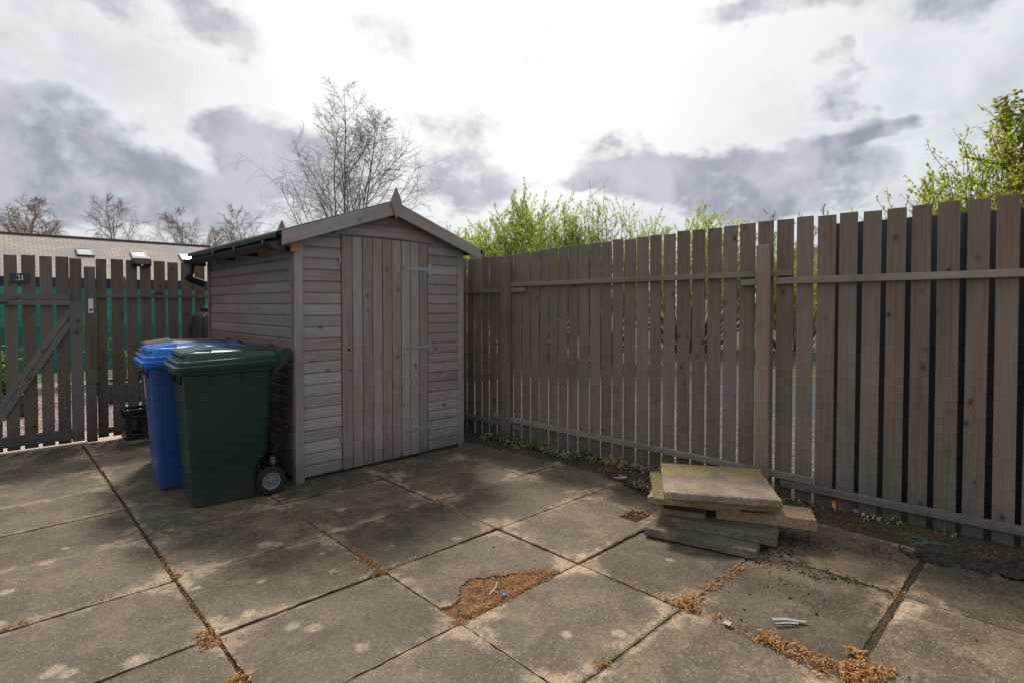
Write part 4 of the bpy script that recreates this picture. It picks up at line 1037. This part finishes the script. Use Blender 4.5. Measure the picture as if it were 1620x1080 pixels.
# weeds in the strip at the foot of the fence
wd_ = MB()
def leafq(b, base, d, L, W, tint, droop=.3):
    d = Vector(d).normalized(); sd_ = d.cross(Vector((0, 0, 1))); sd_ = sd_.normalized() if sd_.length > 1e-3 else Vector((1, 0, 0)); o = len(b.v); k = 3
    base = Vector(base)
    for i in range(k+1):
        f = i/k; wv = W*math.sin(math.pi*(.12+.84*f))*.5; q = base+d*L*f-Vector((0, 0, droop*L*f*f))
        b.v += [q-sd_*wv, q+sd_*wv]
    for i in range(k): b.face([o+2*i, o+2*i+1, o+2*i+3, o+2*i+2], None, tint)
def weed(x, y, h, n, tint):
    for _ in range(n):
        a = lr_.uniform(0, 6.28); e = lr_.uniform(.1, 1.3); sx = x+lr_.gauss(0, .02); sy = y+lr_.gauss(0, .02); hh = h*lr_.uniform(.1, 1)
        leafq(wd_, (sx, sy, hh*.8), (math.cos(a)*math.cos(e), math.sin(a)*math.cos(e), math.sin(e)), lr_.uniform(.014, .042), lr_.uniform(.009, .020), min(1, max(0, tint+lr_.gauss(0, .22))), lr_.uniform(0, .6))
for k in range(230):
    y = lr_.uniform(1.75, 4.15) if k < 190 else lr_.uniform(.5, 1.7)
    e = fenceX(y)-abs(lr_.gauss(.075, .05))
    if y < 1.7: e = fenceX(y)-lr_.uniform(.0, .10)
    dry = .85 if lr_.random() < .6 else .22
    weed(e, y, (.055 if k < 190 else .02)*lr_.uniform(.5, 1.6), 16 if k < 190 else 7, dry)
for k in range(26): weed(lr_.uniform(3.42, 3.62), lr_.uniform(1.85, 2.35), .03, 10, lr_.choice((.2, .75)))
for k in range(4): weed(3.20+lr_.uniform(-.05, .05), 1.20+lr_.uniform(-.04, .04), .02, 8, .15)
tag(wd_.build('weeds', M['weed'], origin=(0, 0, 0)), 'low green and dried weeds along the foot of the long fence', 'weeds', kind='stuff')
# single bits
def scrap(name, x, y, pts, mat, label, cat, z=.006, crump=.006):
    b = MB(); rr = random.Random(int(x*100))
    for strip in pts:
        o = len(b.v); n = len(strip)//2
        for q in strip: b.v.append(Vector((x+q[0], y+q[1], z+rr.uniform(0, crump))))
        for i in range(n-1): b.face([o+2*i, o+2*i+1, o+2*i+3, o+2*i+2])
    ob = b.build(name, mat); sol = ob.modifiers.new('thickness', 'SOLIDIFY'); sol.thickness = .0008
    return tag(ob, label, cat)
scrap('plastic_scrap', 2.44, .835, [[(-.045, .06), (-.03, .07), (.0, .02), (.018, .032), (.03, -.03), (.045, -.018), (.05, -.045), (.056, -.04)], [(-.065, .04), (-.058, .05), (-.03, .012), (-.018, .02), (.01, -.025), (.018, -.018)]], M['paper'], 'torn pale plastic strip lying on a slab by the leaf-filled joint', 'scrap')
scrap('plastic_scrap', 2.24, 1.02, [[(-.012, .015), (.012, .018), (-.012, -.014), (.014, -.012)]], M['paper'], 'tiny white plastic piece in the joint left of the torn strip', 'scrap', crump=.01)
scrap('plastic_scrap', 3.50, 2.44, [[(-.05, .03), (-.04, .055), (.0, .0), (.012, .03), (.04, -.03), (.05, -.005)], [(.03, .05), (.04, .065), (.06, .03), (.07, .045)]], M['paper'], 'crumpled white plastic sheet in the soil by the fence foot', 'scrap', z=.01, crump=.02)
b = MB(); b.lathe([(.011, .006), (.012, .012), (.010, .016), (.003, .0165)], (1.71, 1.835, 0), n=14); tag(b.build('bottle_cap', M['cap'], smooth=True), 'small blue bottle cap among orange leaf litter of the broken slab', 'bottle cap')
b = MB(); b.tube([(1.66, 1.88, .012), (1.69, 1.895, .016), (1.72, 1.905, .014), (1.755, 1.935, .018)], [.003, .004, .0035, .002], 6); b.tube([(1.69, 1.895, .016), (1.70, 1.865, .015)], .0025, 5)
tag(b.build('twig', M['sticker']), 'pale dry twig lying in the broken slab corner', 'twig')
b = MB(); b.tube([(3.70, .70, .012), (3.60, .68, .010), (3.57, .62, .012), (3.60, .56, .010)], [.004, .005, .004, .003], 6); b.tube([(3.60, .68, .010), (3.62, .66, .02)], .003, 5)
tag(b.build('twig', M['dirt']), 'dark curved twig on the paving beside the green twine', 'twig')
b = MB()
b.tube([(3.86, .70, .018), (3.82, .63, .02), (3.79, .585, .022), (3.75, .61, .016), (3.73, .60, .012)], .0016, 5); b.tube([(3.87, .66, .02), (3.82, .60, .026), (3.79, .585, .022), (3.83, .53, .02), (3.84, .49, .016)], .0016, 5)
b.tube([(3.72, .655, .01), (3.77, .60, .02), (3.80, .57, .022), (3.80, .54, .02)], .0014, 5)
tag(b.build('twine', M['twine']), 'frayed loop of green plastic twine lying on soil by the fence', 'twine')
dc = MB(); dv2 = Vector((1, 0, 0))
dc.bx(2.90, 3.03, 1.905, 2.025, -.022, -.004)
for k in range(6): dc.bx(2.91+k*.021, 2.918+k*.021, 1.915, 2.015, -.004, .002, 'y')
dc.bx(2.895, 2.903, 1.90, 2.03, -.02, .003, 'y'); dc.bx(3.027, 3.035, 1.90, 2.03, -.02, .003, 'y'); dc.bx(2.903, 3.027, 1.90, 1.908, -.02, .003); dc.bx(2.903, 3.027, 2.022, 2.03, -.02, .003)
tag(dc.build('drain_cover', M['rust'], bevel=.001), 'small rusty square drain grate set in paving left of the slab stack', 'drain cover')

# ================================================================== BEYOND THE LEFT FENCE
def net_mat():
    m, t, p, out = new_mat('green_netting')
    uv = t.add('ShaderNodeUVMap').outputs[0]
    ob = t.add('ShaderNodeTexCoord').outputs['Object']
    sep = t.add('ShaderNodeSeparateXYZ'); t.put(sep.inputs[0], ob)
    ln = t.sstep(t.math('ABSOLUTE', t.math('SUBTRACT', t.math('FRACT', t.math('MULTIPLY', sep.outputs[2], 9.0)), .5)), .42, .5)
    n = t.noise(ob, 1.1, 4, .6)
    c = t.mix(t.sstep(n, .4, .62), (.02, .30, .22), (.06, .46, .36)); c = t.mix(t.math('MULTIPLY', ln, .6), c, (.10, .55, .45))
    band = t.sstep(sep.outputs[2], .98, 1.0)
    c = t.mix(t.math('MULTIPLY', t.math('SUBTRACT', 1.0, band), .55), c, (.008, .15, .115))
    t.put(p.inputs['Base Color'], c); p.inputs['Roughness'].default_value = .7
    tr = t.add('ShaderNodeBsdfTranslucent'); t.put(tr.inputs[0], c); mx = t.add('ShaderNodeMixShader'); mx.inputs[0].default_value = .45
    t.l.new(p.outputs[0], mx.inputs[1]); t.l.new(tr.outputs[0], mx.inputs[2]); t.l.new(mx.outputs[0], out.inputs[0])
    return m
net = thing('windbreak_screen', (1, 11.8, 0), 'green windbreak netting stretched on posts behind the gate and garden', 'screen')
b = MB(); NX = 80
for k in range(NX+1):
    x = -3+9*k/NX
    for z in (.2, .9, 1.0, 1.645-.008*x): b.v.append(Vector((x, 12.0+noise.noise(Vector((x*1.7, z, 0)))*.05, z)))
for k in range(NX):
    for r_ in range(3): a = k*4+r_; b.face([a, a+4, a+5, a+1])
nt = b.build('netting', net_mat(), net); s__ = nt.modifiers.new('t', 'SOLIDIFY'); s__.thickness = .003
for x in (-2.6, -.4, 1.8, 4.0, 5.9): b = MB(); b.bx(x-.04, x+.04, 12.06, 12.14, 0, 1.85, 'z'); b.build('post', M['gate'], net)
for (x, y, lx, lab) in ((-.3, 9.3, 1.5, 'low dark sleeper planter behind the gate'), (1.85, 9.6, 1.3, 'low dark sleeper planter glimpsed behind the bins')):
    pt = thing('raised_planter', (x, y, 0), lab, 'planter')
    b = MB(); 
    for z in (.0, .13): b.bx(x-lx/2, x+lx/2, y-.35, y-.28, z, z+.125); b.bx(x-lx/2, x+lx/2, y+.28, y+.35, z, z+.125); b.bx(x-lx/2, x-lx/2+.07, y-.28, y+.28, z, z+.125, 'y'); b.bx(x+lx/2-.07, x+lx/2, y-.28, y+.28, z, z+.125, 'y')
    b.build('frame', M['panel_dark'], pt, bevel=.003)
    b = MB(); b.bx(x-lx/2+.07, x+lx/2-.07, y-.28, y+.28, .0, .22); b.build('soil', M['dirt'], pt)
M['garden_leaf'] = mat_leafy('garden_leaf', [(.03, .07, .015), (.07, .16, .02), (.15, .26, .04), (.30, .33, .05)], .4)
M['flower_y'] = mat_leafy('yellow_petal', [(.55, .38, .03), (.65, .50, .10)], .3)
M['flower_p'] = mat_leafy('violet_petal', [(.14, .10, .42), (.24, .18, .55)], .3)
def plant(x, y, z, h, w_, n, fl, lab):
    t = thing('garden_plant', (x, y, z), lab, 'plant', 'plants in the garden beyond the gate'); b = MB(); f = MB()
    for _ in range(n):
        a = lr_.uniform(0, 6.28); r_ = w_*math.sqrt(lr_.random()); hh = h*lr_.random(); e = lr_.uniform(.2, 1.4)
        leafq(b, (x+math.cos(a)*r_*hh/h, y+math.sin(a)*r_*hh/h, z+hh*.9), (math.cos(a)*math.cos(e), math.sin(a)*math.cos(e), math.sin(e)), .09, .03, lr_.random())
    for _ in range(8): a = lr_.uniform(0, 6.28); b.tube([(x, y, z-.02), (x+math.cos(a)*w_*.5, y+math.sin(a)*w_*.5, z+h*.9)], .005, 4)
    b.build('foliage', M['garden_leaf'], t)
    if fl:
        for _ in range(5):
            f = MB()
            a = lr_.uniform(0, 6.28); r_ = w_*lr_.random(); c_ = Vector((x+math.cos(a)*r_, y+math.sin(a)*r_, z+h*lr_.uniform(.6, 1.05)))
            for k in range(5): a2 = k*1.256; leafq(f, c_, (math.cos(a2), math.sin(a2), .3), .05, .045, lr_.random())
            f.build('flower', fl, t)
plant(-.5, 9.3, .22, .75, .30, 260, M['flower_y'], 'yellow-flowering plant in the left planter, seen through the gate')
plant(.15, 9.3, .22, .65, .28, 260, M['flower_y'], 'low yellow-flowering plant at the right end of the left planter')
plant(1.2, 10.3, 0, 1.15, .35, 320, None, 'tall plain green shrub between the two planters')
plant(1.6, 9.6, .22, .5, .25, 220, M['flower_y'], 'small yellow-flowering plant in the planter behind the bins')
plant(2.15, 9.6, .22, .5, .25, 220, M['flower_p'], 'violet-flowering plant glimpsed between fence and blue bin')

# long low building with a pale slate roof
bd = thing('long_building', (0, 42, 0), 'long low building with pale stone-tiled roof and three roof windows', 'building')
def tile_mat():
    m, t, p, _ = new_mat('pale_roof_tile')
    uv = t.add('ShaderNodeUVMap').outputs[0]
    br = t.add('ShaderNodeTexBrick'); t.put(br.inputs['Vector'], uv)
    br.inputs['Scale'].default_value = 1.0; br.inputs['Brick Width'].default_value = .42; br.inputs['Row Height'].default_value = .26; br.inputs['Mortar Size'].default_value = .018
    br.inputs['Color1'].default_value = (.40, .325, .275, 1); br.inputs['Color2'].default_value = (.50, .42, .36, 1); br.inputs['Mortar'].default_value = (.15, .12, .11, 1)
    n = t.noise(t.scale(uv, (.35, .9, 1)), 1.0, 5, .6); n2 = t.noise(uv, 5, 4, .7)
    c = t.mix(t.sstep(n, .40, .66, 0, .8), br.outputs[0], (.26, .25, .27))
    c = t.vmath('SCALE', c, scale=t.math('MULTIPLY_ADD', n2, .5, .75))
    t.put(p.inputs['Base Color'], c); p.inputs['Roughness'].default_value = .8; bump(t, p, br.outputs['Fac'], .4, .02)
    return m
b = MB(); X0, X1 = -16, 12.1
o = 0; b.v = [Vector(q) for q in ((X0, 39.8, 2.81), (X1-.35, 39.8, 2.81), (X1, 45, 5.62), (X0, 45, 5.62), (X0, 50.2, 2.81), (X1-.35, 50.2, 2.81))]
b.face([0, 1, 2, 3], [(X0, 0), (X1-.3, 0), (X1, 5.9), (X0, 5.9)]); b.face([3, 2, 5, 4], [(X0, 0), (X1, 0), (X1, 5.9), (X0, 5.9)]); b.face([1, 5, 2]); b.face([0, 3, 4]); b.face([0, 4, 5, 1])
rf = b.build('roof', tile_mat(), bd)
b = MB(); b.tube([(X0, 45, 5.64), (X1, 45, 5.64)], .10, 8); b.build('ridge_tile', M['far_roof'], rf)
b = MB(); b.bx(X0, X1-.6, 40.2, 49.8, -.05, 2.80); b.build('wall', M['brick'], bd)
b = MB(); b.bx(X0, X1-.4, 39.68, 39.86, 2.15, 2.86); b.build('gutter', M['navy'], bd)
for xw in (4.5, 7.3, 10.1):
    up_ = Vector((0, 1, .54)).normalized(); nn = Vector((0, -.54, 1)).normalized(); yc = 43.0; c_ = Vector((xw, yc, 2.92+.54*(yc-40)))
    b = MB()
    b.box(c_+nn*.05-up_*.47, (1, 0, 0), up_, nn, .86, .09, .14); b.box(c_+nn*.05+up_*.47, (1, 0, 0), up_, nn, .86, .09, .14)
    b.box(c_+nn*.05+Vector((.39, 0, 0)), up_, (1, 0, 0), nn, .85, .08, .14); b.box(c_+nn*.05-Vector((.39, 0, 0)), up_, (1, 0, 0), nn, .85, .08, .14)
    wn = b.build('roof_window', M['frame_grey'], bd)
    b = MB(); b.box(c_+nn*.08, (1, 0, 0), up_, nn, .70, .85, .03); b.build('pane', M['glass_pane'], wn)
# small far house roof glimpsed in the gaps of the right fence
fh = thing('far_house', (33, 9, 0), 'far brick house with dark tiled roof glimpsed between the right pickets', 'house')
hx, hy = 31.0, 8.2
b = MB(); b.bx(hx, hx+6, hy-3.0, hy+3.6, -.05, 2.9); b.build('wall', M['brick'], fh)
b = MB(); b.prism([(hx-.3, hy-3.3, 2.85), (hx+3, hy-3.3, 4.6), (hx+6.3, hy-3.3, 2.85)], (0, 7.2, 0)); b.build('roof', M['far_roof'], fh)

# ================================================================== TREES
M['bark_birch'] = None
def bark(name, ca, cb, sc=8):
    m, t, p, _ = new_mat(name)
    ob = t.add('ShaderNodeTexCoord').outputs['Object']
    n = t.noise(t.scale(ob, (1, 1, 3)), sc, 5, .7)
    t.put(p.inputs['Base Color'], t.mix(t.sstep(n, .38, .62), ca, cb)); p.inputs['Roughness'].default_value = .9
    return m
M['birch_stem'] = bark('birch_bark', (.20, .14, .11), (.42, .33, .27), 5)
M['birch_twig'] = bark('birch_twig', (.20, .135, .115), (.31, .22, .19))
M['brown_bark'] = bark('brown_bark', (.07, .05, .035), (.14, .10, .07))
M['far_twig'] = bark('far_twig', (.22, .145, .11), (.36, .26, .20))
def stem_path(r, p, d, L, n, wob, lift):
    pts = [Vector(p)]; d = Vector(d).normalized()
    for i in range(n):
        d = (d+Vector((r.gauss(0, wob), r.gauss(0, wob), r.gauss(0, wob*.6)+lift))).normalized(); pts.append(pts[-1]+d*L/n)
    return pts
def at_path(pts, f):
    x = f*(len(pts)-1); i = min(int(x), len(pts)-2); q = pts[i].lerp(pts[i+1], x-i); return q, (pts[i+1]-pts[i]).normalized()
def side_dir(r, d, ang):
    u = d.orthogonal().normalized(); v = d.cross(u); a = r.uniform(0, 2*math.pi)
    return (d*math.cos(ang)+(u*math.cos(a)+v*math.sin(a))*math.sin(ang)).normalized()
def bare_tree(loc, H, stems, seed, label, group=None, nb=18, ns=7, nt=5, rt=.006, r0=.09, spreadL=.38, mats=None, cat='tree', name='birch_tree', droop=-.10, buds=0):
    r = random.Random(seed); t = thing(name, loc, label, cat, group); tr = MB(); cr2 = MB(); L0 = Vector(loc); bm_ = MB()
    for k in range(stems):
        a = r.uniform(0, 6.28) if stems > 1 else 0; lean = .09*(1 if stems > 1 else .2)
        d = Vector((math.cos(a)*lean, math.sin(a)*lean, 1)); sp = stem_path(r, L0+Vector((math.cos(a)*.22, math.sin(a)*.22, 0))*(stems > 1)-Vector((0, 0, .08)), d, H*(1 if k == 0 else r.uniform(.82, .96)), 14, .035, .02)
        tr.tube(sp, [r0*(1-.93*i/14)*(1 if k == 0 else .85) for i in range(15)], 8)
        for q in range(nb):
            f = .25+.74*(q+r.random())/nb; p_, dd = at_path(sp, f)
            bl = H*spreadL*(1.05-f)*r.uniform(.75, 1.2)+H*.05; bd_ = side_dir(r, dd, R(r.uniform(30, 52)))
            bp = stem_path(r, p_, bd_, bl, 8, .09, .05); br_ = r0*(1-.9*f)*.42
            cr2.tube(bp, [br_*(1-.85*i/8)+rt*.6 for i in range(9)], 5, caps=False)
            for q2 in range(ns):
                f2 = .2+.8*(q2+r.random())/ns; p2, d2 = at_path(bp, f2); l2 = bl*.50*(1.15-f2*.6)*r.uniform(.6, 1.2); d3 = side_dir(r, d2, R(r.uniform(25, 60)))
                p3 = stem_path(r, p2, d3, l2, 5, .14, .0); cr2.tube(p3, [rt*1.7*(1-.6*i/5) for i in range(6)], 3, caps=False)
                for q3 in range(nt):
                    f3 = (q3+r.random())/nt; p4, d4 = at_path(p3, f3); l4 = l2*.5*r.uniform(.5, 1.2)
                    p5 = stem_path(r, p4, side_dir(r, d4, R(r.uniform(20, 60))), l4, 3, .18, droop); cr2.tube(p5, [rt, rt*.8, rt*.6, rt*.35], 3, caps=False)
                    if buds:
                        for _ in range(buds):
                            pb, _d = at_path(p5, r.random()); leafq(bm_, pb, (r.gauss(0, 1), r.gauss(0, 1), r.gauss(0, 1)), buds_L, buds_L*.6, r.random())
    tr.build('trunk', (mats or [M['birch_stem'], M['birch_twig']])[0], t, smooth=True)
    cr2.build('crown', (mats or [M['birch_stem'], M['birch_twig']])[1], t, smooth=True)
    if buds: bm_.build('buds', M['bud'], t)
    return t
M['bud'] = mat_leafy('bud_leaf', [(.20, .17, .07), (.32, .30, .10)], .4)
buds_L = .05
bare_tree((7.05, 14.2, 0), 7.75, 4, 4, 'bare multi-stemmed birch rising behind the shed roof', nb=18, ns=12, nt=9, rt=.0028, r0=.056, spreadL=.45, droop=-.28)
FAR = [(-1.8, 60, 10.5, 'pale-stemmed'), (2.3, 61, 10.4, ''), (9.0, 62, 10.8, ''), (15.5, 60, 10.3, ''), (19.4, 57, 10.5, '')]
labs = ['bare tree at the far left edge, behind the pale roof', 'second bare tree from the left above the pale roof ridge', 'slender bare tree third from left above the pale roof', 'leaning bare tree above the middle of the pale roof', 'fullest brown-twigged bare tree above the right end of the pale roof']
for (x, y, H, _), lb, sd__ in zip(FAR, labs, (31, 32, 33, 34, 35)):
    bare_tree((x, y, 0), H, 2 if sd__ in (34, 32) else 1, sd__, lb, 'bare trees behind the long building', nb=20, ns=10, nt=10, rt=.0095, r0=.12, spreadL=.60, droop=-.3, mats=[M['far_twig'], M['far_twig']], name='bare_tree')
# leafy trees
def leafy(loc, H, W, nst, seed, leafmat, label, nleaf=5, lL=.05, group=None, name='willow_tree', taper=.35, nb=12, cat='tree', base=0.35, wood_m=None, dirv=None):
    r = random.Random(seed); t = thing(name, loc, label, cat, group); tr = MB(); lf = MB(); L0 = Vector(loc)
    for k in range(nst):
        a = r.uniform(0, 6.28); q = math.sqrt(r.random()); out = W*q*.5
        tgt = L0+Vector((math.cos(a)*out, math.sin(a)*out, H*(1-taper*q**1.6)*r.uniform(.82, 1.02)))
        st = L0+Vector((math.cos(a)*out*.25, math.sin(a)*out*.25, -.05)); n = 9; pts = []
        for i in range(n+1):
            f = i/n; p_ = st.lerp(tgt, f); p_ += Vector((math.cos(a), math.sin(a), 0))*out*.22*math.sin(f*math.pi); p_ += Vector((r.gauss(0, .02), r.gauss(0, .02), 0))*H*.25*f; pts.append(p_)
        r0 = .0045*H*r.uniform(.6, 1.1); tr.tube(pts, [r0*(1-.88*i/n) for i in range(n+1)], 5, caps=False)
        for b_i in range(nb):
            f = base+(1-base)*(b_i+r.random())/nb; p_, d_ = at_path(pts, min(f, .999)); l_ = H*.13*r.uniform(.5, 1.3)*(1.2-.5*f)
            bp = stem_path(r, p_, side_dir(r, d_, R(r.uniform(20, 68))), l_*1.25, 4, .14, .06); tr.tube(bp, [r0*.2*(1-.6*i/4)+.0015 for i in range(5)], 3, caps=False)
            for _ in range(nleaf):
                pl_, dl = at_path(bp, r.random()); dd = (dl*.5+Vector((r.gauss(0, .7), r.gauss(0, .7), r.gauss(0, .6)))); Lf = lL*r.uniform(.6, 1.3)
                leafq(lf, pl_+Vector((r.gauss(0, .02), r.gauss(0, .02), r.gauss(0, .02))), dd, Lf, Lf*.55, r.random(), .1)
    tr.build('branches', wood_m or M['brown_bark'], t, smooth=True); lf.build('foliage', leafmat, t)
    return t
M['willow_leaf'] = mat_leafy('willow_leaf', [(.30, .38, .06), (.46, .56, .10), (.62, .68, .16), (.72, .68, .28)], .68, .6)
M['lime_leaf'] = mat_leafy('lime_leaf', [(.22, .28, .02), (.38, .46, .04), (.54, .58, .06), (.56, .50, .08)], .65, .6)
leafy((10.0, 9.6, 0), 4.10, 3.8, 170, 41, M['willow_leaf'], 'bright yellow-green bush above the fence just right of the shed roof', 60, .046, name='leafy_bush', cat='bush', group='spring-green bushes beyond the long fence')
leafy((10.6, 7.9, 0), 4.15, 2.4, 75, 42, M['willow_leaf'], 'airy tall green bush, its dotted twigs highest above the fence', 20, .048, name='leafy_bush', cat='bush', group='spring-green bushes beyond the long fence')
leafy((15.5, 8.3, 0), 4.45, 5.0, 110, 43, M['willow_leaf'], 'low strip of green bush above the middle of the fence', 40, .06, name='leafy_bush', cat='bush', group='spring-green bushes beyond the long fence')
leafy((17.5, 6.0, 0), 3.3, 3.5, 60, 44, M['willow_leaf'], 'green bush seen only through picket gaps by the tall fence post', 36, .06, name='leafy_bush', cat='bush', group='spring-green bushes beyond the long fence')
leafy((9.6, 12.0, 0), 3.6, 3.4, 80, 45, M['willow_leaf'], 'low green bush filling the corner where fence meets shed', 48, .05, name='leafy_bush', cat='bush', group='spring-green bushes beyond the long fence')
leafy((24, 50.5, 0), 6.6, 7, 60, 46, M['bud'], 'yellowish budding bush at the right end of the pale roof', 10, .16, name='budding_bush', cat='bush')
leafy((31, 49, 0), 6.3, 6, 40, 47, M['bud'], 'sparse budding bush between the pale roof and the shed gutter', 8, .15, name='budding_bush', cat='bush')
# right-hand tree with an ivy-clad trunk
leafy((10.6, -.20, 0), 4.30, 5.7, 260, 48, M['lime_leaf'], 'lime-green leafy tree over the fence at the right edge', 24, .052, name='leafy_tree', taper=.50)
iv = thing('ivy_clad_tree', (10.6, .55, 0), 'thick ivy-covered trunk at the right edge, behind the lime-green tree', 'tree')
b = MB(); rr = random.Random(9); sp = [Vector((10.6, .55, -.1)), Vector((10.62, .56, 2)), Vector((10.6, .52, 3.2)), Vector((10.58, .48, 4.1))]
b.tube(sp, [.24, .22, .18, .08], 10); b.tube([(10.6, .52, 3.0), (10.45, .85, 3.35), (10.3, 1.25, 3.5)], [.05, .03, .012], 6); b.build('trunk', M['brown_bark'], iv, smooth=True)
b = MB()
for _ in range(7000):
    f = rr.random(); z = .8+f*3.5; a = rr.uniform(0, 6.28); wv = .24+.30*max(0, noise.noise(Vector((a*1.2, z*1.1, 0))))*2+.20*max(0, (z-3.0)/1.3)
    q = Vector((10.6+math.cos(a)*wv*rr.uniform(.7, 1), .52+math.sin(a)*wv*rr.uniform(.7, 1.0), z)); leafq(b, q, (math.cos(a)+rr.gauss(0, .5), math.sin(a)+rr.gauss(0, .5), rr.gauss(0, .6)), .07, .05, rr.random())
M['ivy'] = mat_leafy('ivy_leaf', [(.24, .22, .05), (.38, .40, .06), (.54, .54, .08), (.34, .22, .10)], .5)
b.build('ivy', M['ivy'], iv)
for (x, y, H, sd__, lb) in ((38, 13.5, 7.6, 51, 'left of two bare treetops above the right part of the fence'), (38.5, 11.6, 8.0, 52, 'right of two bare treetops above the right part of the fence')):
    bare_tree((x, y, 0), H, 2, sd__, lb, 'bare treetops above the long fence', nb=16, ns=6, nt=5, rt=.013, r0=.10, spreadL=.22, mats=[M['far_twig'], M['far_twig']], name='bare_tree')
